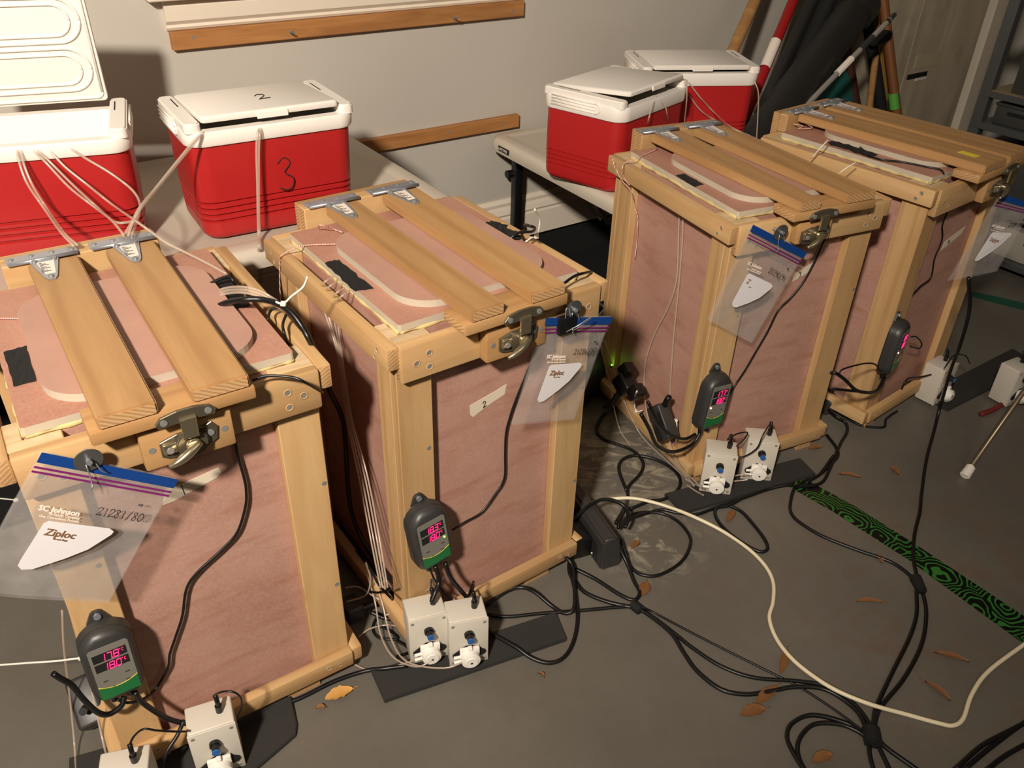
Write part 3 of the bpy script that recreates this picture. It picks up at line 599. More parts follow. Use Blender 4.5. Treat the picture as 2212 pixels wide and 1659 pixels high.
def controller(i, x, ztop, tilt, l1, l2, label, led='red', yaw=0.0, scale=1.0):
    o, ex, ey = FR[i]; P = cl(i, (x, .0125, ztop)); t = bpy.data.objects.new('temperature_controller', None); COL.objects.link(t)
    t.location = P; t.rotation_euler = (0, math.radians(tilt), 0); t.scale = (scale,)*3
    t.matrix_world = Matrix.Translation(P) @ Matrix.Rotation(CR[i][2]+yaw, 4, 'Z') @ Matrix.Rotation(math.radians(tilt), 4, 'Y') @ Matrix.Scale(scale, 4)
    tag(t, label, 'controller', 'temperature controllers hung on the crate corners')
    # outline in x,z ; tab on top, chamfered bottom ; extruded towards -y
    def shell(name, outl, mat, smoothang=40):
        bm = bmesh.new(); rs = []
        for y, k, dz in outl:
            rs.append([bm.verts.new((px*k, y, -.080+(pz+.080)*k+dz)) for px, pz in OUT])
        for a, b in zip(rs, rs[1:]):
            for q in range(len(a)): bm.faces.new((a[q], b[q], b[(q+1) % len(a)], a[(q+1) % len(a)]))
        bm.faces.new(rs[-1][::-1]); bm.faces.new(rs[0]); bmesh.ops.recalc_face_normals(bm, faces=bm.faces); return sharp(frombm(name, bm, mat, t), smoothang)
    OUT = []
    for k in range(9): aa = PI*k/8; OUT.append((.012*math.cos(aa)+(.016 if k < 4 else (-.016 if k > 4 else 0)), -.014+.004*math.sin(aa)))
    OUT = [(.036, -.128), (.036, -.045), (.034, -.034), (.027, -.024), (.014, -.014), (-.014, -.014), (-.027, -.024), (-.034, -.034), (-.036, -.045), (-.036, -.128), (-.032, -.142), (-.022, -.152), (.022, -.152), (.032, -.142)]
    shell('case_back', [(0, .92, 0), (-.003, 1.0, 0), (-.018, 1.0, 0)], CASE)
    shell('case_front', [(-.018, .985, 0), (-.026, .97, 0), (-.031, .90, 0), (-.0335, .84, 0)], CASE)
    prism('hanging_tab', [(-.016, -.016), (-.008, .001), (-.004, .004), (.004, .004), (.008, .001), (.016, -.016)], -.001, .004, CASE, t).rotation_euler = (PI/2, 0, 0)
    cyl('tab_screw', (0, -.003, -.004), (0, -.0075, -.004), .005, ZINC, t, 14); cyl('case_screw', (.004, -.0195, -.026), (.004, -.023, -.026), .0038, SCREW, t, 12)
    Y = -.0337
    out = [(-.0265, -.038), (-.0235, -.0345), (.0235, -.0345), (.0265, -.038), (.0265, -.137), (-.0265, -.137)]
    def face(name, pts, y, mat):
        bm = bmesh.new(); vs = [bm.verts.new((a, y, b)) for a, b in pts]; f = bm.faces.new(vs)
        r = bmesh.ops.extrude_face_region(bm, geom=[f]); bmesh.ops.translate(bm, vec=(0, .0006, 0), verts=[v for v in r['geom'] if isinstance(v, bmesh.types.BMVert)])
        bmesh.ops.recalc_face_normals(bm, faces=bm.faces); return frombm(name, bm, mat, t)
    face('front_panel', out, Y-.0003, GREYP)
    arc = [(-.0265+.053*k/12, -.118+.0085*(2*k/12-1)**2*1.0) for k in range(13)]
    face('green_band', arc+[(.0265, -.137), (-.0265, -.137)], Y-.0007, GREEN)
    tube('yellow_line', [(a, Y-.0006, b) for a, b in arc], .0007, YELLOW, t, 5, 0)
    w1 = face('display_window', [(-.0225, -.046), (.022, -.046), (.022, -.0615), (-.0225, -.0615)], Y-.0007, BLACKM)
    w2 = face('display_window', [(-.0225, -.0650), (.022, -.0650), (.022, -.0805), (-.0225, -.0805)], Y-.0007, BLACKM)
    for s, z, ww in ((l1, -.0602, w1), (l2, -.0792, w2)):
        bm = bmesh.new(); xx = -.0135
        for ch in s:
            if ch == '.': bmesh.ops.create_icosphere(bm, subdivisions=1, radius=.0009, matrix=Matrix.Translation((xx-.0016, Y-.0016, z+.0002))); continue
            seven(bm, ch, xx, z, .0122, Y-.0014); xx += .0090
        seven(bm, 'C', xx+.0024, z+.0068, .0048, Y-.0014); bmesh.ops.create_icosphere(bm, subdivisions=1, radius=.0008, matrix=Matrix.Translation((xx+.0006, Y-.0016, z+.0116)))
        frombm('led_digits', bm, LEDR, ww)
    if led == 'green': cyl('status_light', (.020, Y-.0005, -.086), (.020, Y-.002, -.086), .0016, LEDG, t, 10)
    elif led: cyl('status_light', (-.021, Y-.0005, -.087), (-.021, Y-.002, -.087), .0018, LEDW, t, 10)
    for bx, bz in ((-.015, -.101), (.015, -.098), (.013, -.113), (-.008, -.117)): box('button_mark', bx-.003, bx+.003, Y-.0009, Y-.0003, bz-.0006, bz+.0006, INK, t, bev=0)
    for bx in (-.012, .010): cyl('cable_gland', (bx, -.015, -.150), (bx, -.015, -.166), .0062, BLACK, t, 12, r2=.0048)
    return t
TC1 = controller(0, .030, .362, 1, '17.8', '18.0', 'controller reading 17.8 and 18.0 on the lower left crate', None)
TC2 = controller(1, .026, .352, -7, '18.3', '18.0', 'controller with a green light reading 18.3 and 18.0', 'green')
TC3 = controller(2, .018, .327, 6, '17.7', '18.0', 'controller with a red light hanging on the crate before the right table', 'red', .12)
TC4 = controller(3, .012, .342, 6, '18.0', '18.0', 'controller seen side on at the rightmost crate, red digits barely readable', 'red', .20)

# ------------------------------------------------------------------ peristaltic pumps
def pump(loc, yaw, label, tilt=0.0, hd=1, knob=True, rollx=0):
    t = empty('dosing_pump', loc, yaw, label, 'pump', 'grey dosing pumps on foam pads')
    if rollx: t.rotation_euler = (rollx, 0, yaw)
    Wp, Dq, H = .070, .056, .112
    o = box('case', -Wp/2, Wp/2, .004, Dq, 0, H, ABS, t, bev=.003, seg=3); o = box('case_front', -Wp/2-.0008, Wp/2+.0008, 0, .0042, -.0, H+.0006, ABS, t, bev=.0018, seg=2)
    for sx in (-1, 1):
        for z in (.008, H-.008): cyl('case_screw', (sx*.0285, .001, z), (sx*.0285, -.0004, z), .0033, ABSD, t, 12); cyl('case_screw', (sx*.0285, .0006, z), (sx*.0285, -.0007, z), .0018, SCREW, t, 8)
    cyl('knob', (0, 0, .080), (0, -.006, .080), .0088, BLACK, t, 18); cyl('knob', (0, -.006, .080), (0, -.016, .080), .0066, BLACK, t, 18, r2=.006); cyl('knob_cap', (0, -.016, .080), (0, -.0185, .080), .0062, BLUE, t, 16)
    bm = bmesh.new(); out = [(-.030, .026), (-.026, .021), (.026, .021), (.031, .027), (.030, .032), (.006, .050), (-.006, .050), (-.030, .032)]
    a = [bm.verts.new((x, -.0005, z)) for x, z in out]; b = [bm.verts.new((x, -.003, z)) for x, z in out]; bm.faces.new(b)
    for i in range(len(a)): bm.faces.new((a[i], a[(i+1) % len(a)], b[(i+1) % len(a)], b[i]))
    bmesh.ops.recalc_face_normals(bm, faces=bm.faces); frombm('mount_plate', bm, BLACKM, t)
    h = cyl('pump_head', (0, -.003, .031), (0, -.023, .031), .0170, PUMPW, t, 24, bev=.0015); box('head_bracket', -.018, .018, -.010, -.0028, .018, .050, PUMPW, t, bev=.002, seg=2)
    cyl('rotor_cap', (0, -.023, .031), (0, -.026, .031), .0125, PUMPW, t, 20, bev=.001); cyl('rotor_axle', (0, -.026, .031), (0, -.0266, .031), .0022, INK, t, 10)
    box('clip_tab', -.004, .004, -.014, -.006, .050, .056, PUMPW, t, bev=.001); box('clip_tab', -.003, .003, -.018, -.010, .010, .015, PUMPW, t, bev=.001)
    for z in (.025, .037): cyl('hose_barb', (-.016, -.012, z), (-.030, -.012, z-.001), .0030, PUMPW, t, 10)
    cyl('power_plug', (.016, .030, H), (.016, .030, H+.016), .0055, BLACK, t, 14, bev=.001); tube('power_plug_boot', [(.016, .030, H+.014), (.016, .031, H+.026), (.015, .036, H+.034)], .0038, BLACK, t, 10, 4)
    return t
PM = []
PM.append(pump((-.135, 1.003, .0095), math.radians(19), 'left one of two pumps side by side under the 18.3 controller'))
PM.append(pump((-.063, .998, .0095), math.radians(15), 'right one of two pumps side by side under the 18.3 controller'))
PM.append(pump((.478, 1.496, .0095), math.radians(-10), 'nearer pump of the pair at the foot of the crate by the right table'))
PM.append(pump((.585, 1.548, .0095), math.radians(-4), 'farther pump of the pair at the foot of the crate by the right table'))
def top_c(px, z=.1215): return fl(px, z)
a = top_c((401, 1543)); b = top_c((493, 1509)); c = top_c((408, 1594)); d = top_c((504, 1563))
mid = (c+d)/2; yw = math.atan2((d-c).y, (d-c).x)
PM.append(pump((mid.x, mid.y, .0095), yw, 'pump with blue tipped knob at the foot of the nearest crate, bottom of the frame'))
a = top_c((218, 1627)); b = top_c((323, 1605)); dv = (b-a).normalized(); nv = Vector((dv.y, -dv.x, 0)); mid = (a+b)/2+nv*.056
PM.append(pump((mid.x, mid.y, .0095), math.atan2(dv.y, dv.x), 'pump cut off by the bottom frame edge, only its pale top visible'))
p4a = fl((2030, 868), .01); PM.append(pump((p4a.x, p4a.y, .0095), math.radians(38), 'pump on a pad to the right of the last crate, behind the hanging cable'))
p4b = fl((2190, 872), .01); PM.append(pump((p4b.x, p4b.y, .0095), math.radians(30), 'dim pump at the right frame edge beside the black pad'))
for p_ in PM[-2:]: pass
def pad(pts, label, z=.009):
    P = [fl(p, z) for p in pts]; cx = sum(p.x for p in P)/len(P); cy = sum(p.y for p in P)/len(P)
    o = prism('foam_pad', [(p.x-cx, p.y-cy) for p in P], 0, z, PAD, None, .0012); o.location = (cx, cy, .0003); return tag(o, label, 'foam pad', 'dark foam pads under the pumps')
def padw(P, label, z=.009):
    cx = sum(p[0] for p in P)/len(P); cy = sum(p[1] for p in P)/len(P)
    o = prism('foam_pad', [(p[0]-cx, p[1]-cy) for p in P], 0, z, PAD, None, .0012); o.location = (cx, cy, .0003); return tag(o, label, 'foam pad', 'dark foam pads under the pumps')
padw([(.099, 1.126), (-.238, .975), (-.206, .915), (.118, 1.062)], 'long dark foam pad under the pump pair at the second crate')
padw([(.717, 1.640), (.362, 1.490), (.397, 1.427), (.738, 1.580)], 'dark foam pad under the pump pair before the third crate')
padw([(-.372, .922), (-.70, .79), (-.66, .70), (-.40, .775), (-.345, .845), (-.347, .862)], 'dark foam pad under the pumps at the bottom left, one rounded corner in view')
padw([(1.135, 1.940), (1.179, 1.872), (1.560, 2.13), (1.515, 2.21)], 'black foam pad at the far right beyond the last crate')

# ------------------------------------------------------------------ zip bags
def lp(i, px, off):
    o, ex, ey = FR[i]; q = fr(i, px, off)-o; return (q.dot(ex), q.z)
def bag(i, TL, TR, BL, BR, label, off=-.020, washer=None, clip=False, txt='21281/80', top_off=None, wp_off=None, lean=(0, 0)):
    o, ex, ey = FR[i]; t = bpy.data.objects.new('zip_bag', None); COL.objects.link(t)
    t.matrix_world = Matrix.Translation(o) @ Matrix.Rotation(CR[i][2], 4, 'Z'); tag(t, label, 'plastic bag', 'clear zip bags hung on the crates')
    def P(s, q, dy=0.0):
        a = Vector((TL[0], 0, TL[1])).lerp(Vector((TR[0], 0, TR[1])), s); b = Vector((BL[0], 0, BL[1])).lerp(Vector((BR[0], 0, BR[1])), s); p = a.lerp(b, q)
        p.y = off+dy+lean[0]*q+lean[1]*s; return p
    def sheet(name, sgn, mat, seed):
        rnd = random.Random(seed); bm = bmesh.new(); nx, nz = 16, 20; G = []
        for j in range(nz+1):
            row = []
            for k in range(nx+1):
                s, q = k/nx, j/nz; env = math.sin(PI*s)*(.25+math.sin(PI*min(1, q*.95))); w_ = .0035*math.sin(9*s+5*q+seed)*math.sin(7*q+3*s)
                row.append(bm.verts.new(P(s, q, sgn*(.0012+.0045*env)+w_*.6*env)))
            G.append(row)
        for j in range(nz):
            for k in range(nx): bm.faces.new((G[j][k], G[j][k+1], G[j+1][k+1], G[j+1][k]))
        return frombm(name, bm, mat, t, True)
    sheet('bag_back', 1, BAG, 2); sheet('bag_front', -1, BAG, 2)
    def strip(name, s0, s1, q0, q1, mat, dy=-.0042):
        bm = bmesh.new(); n = 12; A = [bm.verts.new(P(s0+(s1-s0)*k/n, q0, dy)) for k in range(n+1)]; B = [bm.verts.new(P(s0+(s1-s0)*k/n, q1, dy)) for k in range(n+1)]
        for k in range(n): bm.faces.new((A[k], A[k+1], B[k+1], B[k]))
        o_ = frombm(name, bm, mat, t); md = o_.modifiers.new('s', 'SOLIDIFY'); md.thickness = .0008; return o_
    strip('blue_band', 0, 1, -.005, .062, BLUEZ); strip('zip_line', 0, 1, .088, .100, PURPLE); strip('zip_line', 0, 1, .118, .130, PURPLE)
    # printed white label
    bm = bmesh.new(); pts = [(.228, .430), (.255, .408), (.68, .402), (.72, .420), (.715, .445), (.61, .572), (.49, .655), (.312, .755), (.245, .765), (.21, .740), (.208, .70)]
    vs = [bm.verts.new(P(s, q, -.0112)) for s, q in pts]; bm.faces.new(vs); lb = frombm('printed_label', bm, plain('label_film_%d' % i, (226, 222, 224), .3), t); md = lb.modifiers.new('s', 'SOLIDIFY'); md.thickness = .0005
    exv = (P(1, .5)-P(0, .5)).normalized(); eyv = (P(.5, 0)-P(.5, 1)).normalized(); wl = (P(1, .5)-P(0, .5)).length
    BR_ = plain('print_brown_%d' % i, (130, 92, 62), .6)
    text('printed_word', 'Ziploc', wl*.082, BR_, lb, P(.262, .505, -.0122), exv, eyv, shear=.1, bold=.0002); text('printed_word', 'Brand Bags', wl*.022, BR_, lb, P(.34, .53, -.0122), exv, eyv)
    WP = PAPER
    text('printed_word', 'SC Johnson', wl*.060, WP, t, P(.145, .345, -.0112), exv, eyv, bold=.0004); text('printed_word', 'A Family Company', wl*.027, WP, t, P(.235, .368, -.0112), exv, eyv, bold=.0001); text('printed_word', 'One Convenience Promise', wl*.025, WP, t, P(.175, .390, -.0112), exv, eyv, bold=.0001)
    hand('handwriting', txt, wl*.072, .0005, INK, t, P(.53, .325, -.0112), exv, eyv, .78); hand('handwriting', 'mp', wl*.05, .0005, INK, t, P(.79, .245, -.0112), exv, eyv)
    if clip:
        a = P(.28, .0, -.006); k = box('binder_clip', a.x-.016, a.x+.018, off-.012, off+.002, a.z-.026, a.z+.004, BLACK, t, bev=.002, seg=2)
        tube('clip_wire', [a+Vector((-.006, -.010, -.018)), a+Vector((.010, -.022, -.004)), a+Vector((.030, -.024, .004)), a+Vector((.034, -.022, .001)), a+Vector((.016, -.018, -.010)), a+Vector((.006, -.010, -.020))], .0009, ZINC, t, 6, 3)
        tube('clip_wire', [a+Vector((-.004, -.004, .002)), a+Vector((-.002, -.001, .018)), a+Vector((.004, -.001, .018)), a+Vector((.006, -.004, .002))], .0009, ZINC, t, 6, 3)
    return t
bag(0, (.034, .664), (.170, .563), (-.092, .500), (.049, .400), 'empty clear zip bag on the nearest crate, held by a washer, marked 21281', txt='21281/80', off=-.019)
bag(1, lp(1, (1175, 686), -.022), lp(1, (1320, 683), -.022), lp(1, (1104, 917), -.022), lp(1, (1240, 905), -.022), 'clear zip bag in a black binder clip at the right of the second crate', clip=True, txt='21286/87', off=-.022)
bag(2, (.012, .664), (.168, .580), (-.055, .470), (.076, .385), 'clear zip bag pinned by a washer on the left corner of the third crate', txt='21290/91', off=-.019)
bag(3, (.262, .598), (.352, .566), (.160, .395), (.306, .400), 'crumpled clear zip bag at the right corner of the last crate', txt='21295/96', off=-.026, lean=(.010, -.05))
def washer(i, x, z, label, y=-.006, wires=True):
    o, ex, ey = FR[i]; t = bpy.data.objects.new('fender_washer', None); COL.objects.link(t); t.matrix_world = Matrix.Translation(o) @ Matrix.Rotation(CR[i][2], 4, 'Z'); tag(t, label, 'washer')
    bm = bmesh.new(); bmesh.ops.create_cone(bm, cap_ends=True, segments=28, radius1=.0165, radius2=.0165, depth=.0016); o_ = frombm('disc', bm, plain('washer_steel_%d' % i, (104, 104, 102), .4, .6), t); o_.location = (x, y-.022, z); o_.rotation_euler = (PI/2+.12, 0, 0); sharp(o_)
    cyl('screw', (x, y-.001, z), (x, y-.030, z+.001), .0035, ZINC, t, 12); 
    if wires: tube('wire', [(x-.004, y-.024, z-.004), (x-.004, y-.026, z-.024), (x-.005, y-.030, z-.034), (x-.010, y-.036, z-.034)], .0008, ZINC, t, 6, 3); tube('wire', [(x+.006, y-.024, z-.004), (x+.010, y-.026, z-.018), (x+.016, y-.022, z-.026)], .0008, ZINC, t, 6, 3)
washer(0, .078, .638, 'round steel washer screwed over the bag on the nearest crate')
washer(1, .305, .640, 'round washer above the binder clip on the second crate')
washer(2, .082, .640, 'round washer pinning the bag on the third crate')

# ------------------------------------------------------------------ cables on the floor
def P3(pts, z0):
    out = []
    for p in pts: out.append(fl(p[:2], p[2] if len(p) > 2 else z0))
    return out
def cable(label, pts, r, mat=BLACK, name='power_cable', cat='cable', group=None, world=None, n=8, sub=6, plugs=()):
    P = world if world else P3(pts, r+.0006)
    o = P[0].copy(); bm = bmesh.new(); tubebm(bm, [p-o for p in P], r, n, sub); t = frombm(name, bm, mat, None, True); t.location = o; return tag(t, label, cat, group)
G = 'black power cables trailing over the floor'
R1 = .0040
cable('black cable arching high beside the second crate near the power strip', [(1049, 1309), (1094, 1276, .02), (1127, 1269, .03), (1156, 1280, .02), (1192, 1309), (1221, 1325), (1240, 1312, .012), (1240, 1262, .02), (1235, 1218, .03), (1205, 1189, .05), (1203, 1160, .06), (1232, 1128, .08), (1279, 1088, .09), (1315, 1079, .09), (1347, 1092, .08), (1358, 1117, .07), (1350, 1140, .06)], R1, group=G)
cable('black cable dropping from the second crate and curving along the pump pad', [(1240, 1160, .03), (1229, 1225, .018), (1239, 1262, .014), (1248, 1330), (1239, 1385), (1217, 1421), (1185, 1432), (1148, 1421, .008), (1116, 1399, .015), (1072, 1374, .016), (1055, 1360, .017)], R1, group=G)
cable('black cable loop leaving the power strip towards the second crate', [(1330, 1170, .05), (1352, 1212, .02), (1369, 1254), (1382, 1280), (1369, 1296), (1336, 1283), (1286, 1251), (1242, 1229, .01)], R1, group=G)
cable('grey-black cable running behind the pump pad to the cable strap', [(1053, 1328), (1098, 1332), (1170, 1325), (1264, 1318), (1330, 1312), (1373, 1312), (1412, 1334), (1459, 1370), (1495, 1399), (1557, 1439), (1629, 1464), (1719, 1471), (1784, 1482), (1839, 1515), (1875, 1558), (1886, 1594)], .0036, group=G)
cable('black cable from the second crate through the strap, sagging lowest towards the loops', [(1242, 1254), (1264, 1280), (1315, 1301), (1373, 1314), (1405, 1331), (1450, 1368), (1477, 1410), (1506, 1450), (1557, 1489), (1611, 1500), (1665, 1493), (1719, 1484), (1784, 1490), (1845, 1530), (1872, 1575), (1880, 1610)], R1, group=G)
cable('thin dark cable running straight from the strap past the loops', [(1369, 1296), (1385, 1310, .012), (1412, 1323), (1466, 1352), (1557, 1399), (1665, 1453), (1723, 1482), (1792, 1526), (1846, 1565), (1878, 1594)], .0022, name='thin_cable', group=G)
cable('wide black cable loop at the bottom of the frame, outer turn', [(1886, 1594), (1868, 1590), (1828, 1562), (1756, 1545), (1712, 1562), (1700, 1591), (1712, 1623), (1737, 1662), (1770, 1690)], R1, group=G)
cable('black cable loop at the bottom of the frame, inner turn', [(1880, 1600), (1850, 1578), (1810, 1564), (1759, 1565), (1730, 1591), (1723, 1623), (1738, 1662), (1775, 1690)], R1, group=G)
cable('black cable leaving the bundle straight down at the bottom edge', [(1886, 1580), (1878, 1623), (1895, 1690)], R1, group=G)
cable('black cable leaving the bundle steeply to the lower right', [(1889, 1590), (1903, 1623), (1935, 1690)], R1, group=G)
cable('black cable leaving the bundle flatly to the lower right', [(1890, 1590), (1918, 1618), (1980, 1662), (2010, 1685)], R1, group=G)
cable('black cable joining the zip tied bundle to the lower bundle, left strand', [(1886, 1594), (1889, 1543), (1900, 1511), (1929, 1450), (1965, 1377), (1980, 1327), (1980, 1276), (1983, 1250)], R1, group=G)
cable('black cable joining the zip tied bundle to the lower bundle, right strand', [(1886, 1594), (1893, 1550), (1907, 1522), (1954, 1464), (1991, 1392), (2001, 1327), (1994, 1283), (1984, 1255)], R1, group=G)
cable('long black cable hanging off the last crate and crossing the floor at the right', [(2092, 600, .54), (2095, 654, .47), (2089, 695, .42), (2073, 749, .34), (2064, 772, .29), (2052, 805, .22), (2040, 848, .12), (2030, 883, .05), (2017, 934, .012), (2001, 995), (1991, 1066), (1987, 1106), (1976, 1153), (1973, 1204), (1983, 1256)], R1, group=G)
cable('black cable swinging out in a wide curve across the green tape', [(1800, 985, .01), (1768, 1027), (1738, 1039), (1716, 1056), (1707, 1090), (1710, 1110), (1727, 1128), (1774, 1157), (1846, 1186), (1918, 1211), (1954, 1233), (1980, 1258)], .0038, group=G)
cable('black cable running from behind the third crate along the front of its pad', [(1790, 885, .03), (1808, 900, .03), (1826, 912, .02), (1830, 932, .01), (1818, 954), (1806, 980), (1790, 1019), (1774, 1043), (1738, 1051), (1698, 1048, .013), (1659, 1057), (1619, 1071), (1579, 1085), (1539, 1099), (1503, 1111), (1460, 1107), (1430, 1101), (1400, 1108), (1360, 1120, .02), (1335, 1134, .04)], R1, group=G)
cable('black cable crossing the other one beside the third crate', [(1786, 940), (1806, 966), (1810, 984), (1794, 1004), (1772, 1024), (1740, 1044)], R1, group=G)
cable('narrow black cable loop lying below the pad of the third crate', [(1600, 1078), (1575, 1092), (1549, 1097), (1545, 1111), (1555, 1131), (1579, 1155), (1619, 1182), (1645, 1192), (1658, 1184), (1649, 1161), (1619, 1123), (1600, 1104), (1575, 1092)], R1, group=G)
cable('round black cable loop to the right of the power strip', [(1335, 1140, .04), (1363, 1112, .01), (1417, 1107), (1460, 1123), (1489, 1156), (1489, 1185), (1468, 1217), (1424, 1242), (1388, 1242), (1363, 1224), (1350, 1190, .02), (1340, 1165, .03)], .0038, group=G)
cable('black cable curling out from the left side of the third crate over the scraped floor', [(1381, 895, .05), (1345, 877, .03), (1308, 892, .008), (1289, 928), (1308, 950), (1363, 971), (1388, 997), (1384, 1022), (1358, 1051), (1356, 1075), (1350, 1094, .012), (1330, 1130, .04)], R1, group=G)
cable('black cable bending round the front left corner of the third crate', [(1353, 1060), (1337, 1015), (1345, 993), (1374, 984), (1417, 993), (1453, 1013), (1469, 1036), (1464, 1058), (1435, 1078), (1403, 1083), (1360, 1100)], R1, group=G)
cable('black cable running along the front foot of the nearest crate', [(560, 1540), (608, 1522), (651, 1507), (722, 1472), (787, 1450), (831, 1444, .012), (880, 1438, .014)], R1, group=G)
cable('white cream coaxial cable curving across the floor', [(1255, 1098), (1270, 1088), (1319, 1078), (1363, 1076, .012), (1403, 1083, .012), (1453, 1098, .010), (1507, 1120, .012), (1562, 1148), (1616, 1185), (1652, 1221), (1670, 1257), (1670, 1300), (1662, 1334), (1676, 1377), (1709, 1421, .010), (1756, 1460, .012), (1810, 1493, .013), (1882, 1522, .014), (1954, 1542), (2027, 1562), (2059, 1567), (2081, 1551), (2099, 1500), (2135, 1450), (2212, 1392), (2270, 1350)], .0040, CREAM, 'coaxial_cable')
for k, pts in enumerate([[(2060, 1665), (2120, 1612), (2175, 1582), (2260, 1540)], [(2080, 1665), (2140, 1615), (2212, 1562), (2270, 1530)], [(2130, 1665), (2180, 1628), (2270, 1580)]]):
    cable(['upper of three black cables in the bottom right corner', 'middle of three black cables in the bottom right corner', 'lowest of three black cables in the bottom right corner'][k], pts, R1, group='black cables in the bottom right corner')
# velcro strap and tie bundling the cables
a, b = fl((1365, 1304), .006), fl((1385, 1320), .006); tag(cyl('cable_strap', a, b, .0105, BLACKM, None, 14, bev=.002), 'black strap binding the cables before the second crate', 'strap')
a, b = fl((1976, 1246), .006), fl((1993, 1280), .006); tag(cyl('cable_strap', a, b, .0125, BLACKM, None, 12, r2=.010, bev=.003), 'black tape knot binding the cables on the green tape', 'strap')
tag(cyl('cable_strap', fl((1880, 1572), .006), fl((1888, 1612), .006), .0155, BLACKM, None, 12, bev=.003), 'black wrap holding the bundle beside the cable loops', 'strap')
# sensor leads and cables on the crates (world points)
def fpts(i, pts, off): return [fr(i, p[:2], p[2] if len(p) > 2 else off) for p in pts]
SG = 'thin black sensor leads over the crate fronts'
cable('thin sensor lead winding down the front of the nearest crate', None, .0020, name='sensor_lead', group=SG, world=[fl((545, 822), .672), fl((575, 812), .675), fl((631, 815), .672), fl((661, 827), .662), fr(0, (697, 848), -.012)]); 
cable('sensor lead winding from behind the latch block down the pink front of the nearest crate', None, .0022, name='sensor_lead', group=SG, world=fpts(0, [(505, 925, .004), (506, 940), (513, 981), (528, 1035), (532, 1064), (530, 1095), (513, 1149), (481, 1186), (427, 1236), (403, 1272), (394, 1330), (380, 1374), (367, 1413), (363, 1442), (336, 1489), (307, 1511, .0), (275, 1518, -.008), (253, 1511, -.006)], .0235))
cable('sensor lead bending down the front of the second crate', None, .0020, name='sensor_lead', group=SG, world=fpts(1, [(1162, 752, .016), (1145, 790), (1128, 830), (1112, 870), (1102, 900), (1093, 936), (1091, 985), (1091, 1023), (1085, 1045), (1073, 1063), (1041, 1106), (1004, 1128), (978, 1145)], .026))
cable('short lead over the front rail of the second crate lid', None, .0024, name='sensor_lead', group=SG, world=[fl((1214, 622), .668), fl((1219, 612), .672), fl((1242, 596), .676), fl((1262, 590), .672), fl((1278, 588), .655), fl((1292, 600), .60)])
cable('sensor lead slanting down the front of the third crate', None, .0020, name='sensor_lead', group=SG, world=fpts(2, [(1782, 515), (1761, 562), (1735, 609), (1706, 645), (1681, 670), (1659, 714), (1634, 757), (1609, 800), (1584, 838), (1565, 872, .0)], .024))
cable('sensor lead ending loose on the front of the last crate', None, .0020, name='sensor_lead', group=SG, world=fpts(3, [(2049, 452), (2036, 485), (2035, 517), (2019, 558), (2011, 599), (1989, 618), (1971, 637)], .024))
cable('small wire loop at the side of the rightmost controller', None, .0019, name='sensor_lead', group=SG, world=fpts(3, [(1968, 728), (1978, 727), (1988, 736), (1991, 746), (1984, 753), (1966, 748)], -.02))
cable('black lead lying over the lid of the last crate', None, .0022, name='sensor_lead', group=SG, world=[fl((1858, 318), .673), fl((1880, 336), .673), (fl((1905, 345), .673)), fl((1950, 350), .673), fl((2000, 360), .673), fl((2030, 366), .673), fl((2038, 375), .668), fl((2040, 385), .64)])
cable('thick black cable arching from the nearest crate lid down to the pump pair', None, .0046, world=[fl((470, 662), .674), fl((496, 652), .69), fl((528, 647), .70), fl((565, 647), .70), fl((601, 656), .70), fl((628, 674), .695), fl((651, 703), .68), fl((673, 743), .655), fl((695, 790), .58), fl((712, 843), .49), fl((738, 898), .40), fl((746, 954), .32), fl((751, 1045), .22), fl((758, 1099), .17), fl((773, 1146), .13), fl((802, 1197), .10), fl((838, 1247), .09), fl((881, 1276), .09), fl((918, 1291), .10)])
cable('black cable looping from the tape patch under the zip tie on the nearest crate', None, .003, world=[fl((446, 622), .672), fl((460, 610), .68), fl((492, 598), .69), fl((505, 608), .685), fl((512, 620), .67)])
for k, pts in enumerate([[(600, 662), (584, 672), (579, 692), (583, 705, .63)], [(618, 680), (611, 700), (614, 720), (623, 745, .64)]]):
    cable(['left of two short wires bent down behind the nearest crate lid', 'right of two short wires bent down behind the nearest crate lid'][k], None, .0022, name='thin_wire', world=[fl(p[:2], p[2] if len(p) > 2 else .675-.004*j) for j, p in enumerate(pts)])
cable('black wire curl standing up from the torn tape on the second crate', None, .0026, name='thin_wire', world=[fl((1100, 518), .674), fl((1115, 505), .685), fl((1135, 497), .70), fl((1133, 486), .715), fl((1143, 488), .73), fl((1155, 492), .72), fl((1150, 500), .70), fl((1128, 503), .69), fl((1132, 518), .672)])
# controller mains cables
def ccable(label, pts, r=.0034): return cable(label, None, r, world=pts, name='controller_cable', group='mains cables below the controllers')
ccable('controller cable curving left from the nearest controller to its adapter', fpts(0, [(268, 1505, -.005), (262, 1525, -.015), (235, 1543, -.02), (210, 1538, -.02), (180, 1510, -.02), (155, 1480, -.02), (130, 1465, -.02), (115, 1455, -.02)], 0), .0042)
ccable('controller cable running right behind the pump at the nearest crate', fpts(0, [(292, 1495, -.008), (305, 1515, -.01), (340, 1540, -.012), (370, 1555, -.014), (410, 1565, -.016), (440, 1575, -.014)], 0), .0042)
ccable('cable dropping between the two pumps at the nearest crate', fpts(0, [(398, 1555, -.016), (382, 1590, -.03), (360, 1625, -.04), (345, 1670, -.05)], 0))
ccable('left controller cable hanging onto the pump pair at the second crate', fpts(1, [(940, 1222, -.012), (948, 1255, -.02), (940, 1280, -.03), (932, 1300, -.035)], 0), .0042)
ccable('right controller cable hanging onto the pump pair at the second crate', fpts(1, [(962, 1215, -.01), (972, 1245, -.02), (995, 1275, -.03), (1018, 1300, -.04)], 0), .0042)
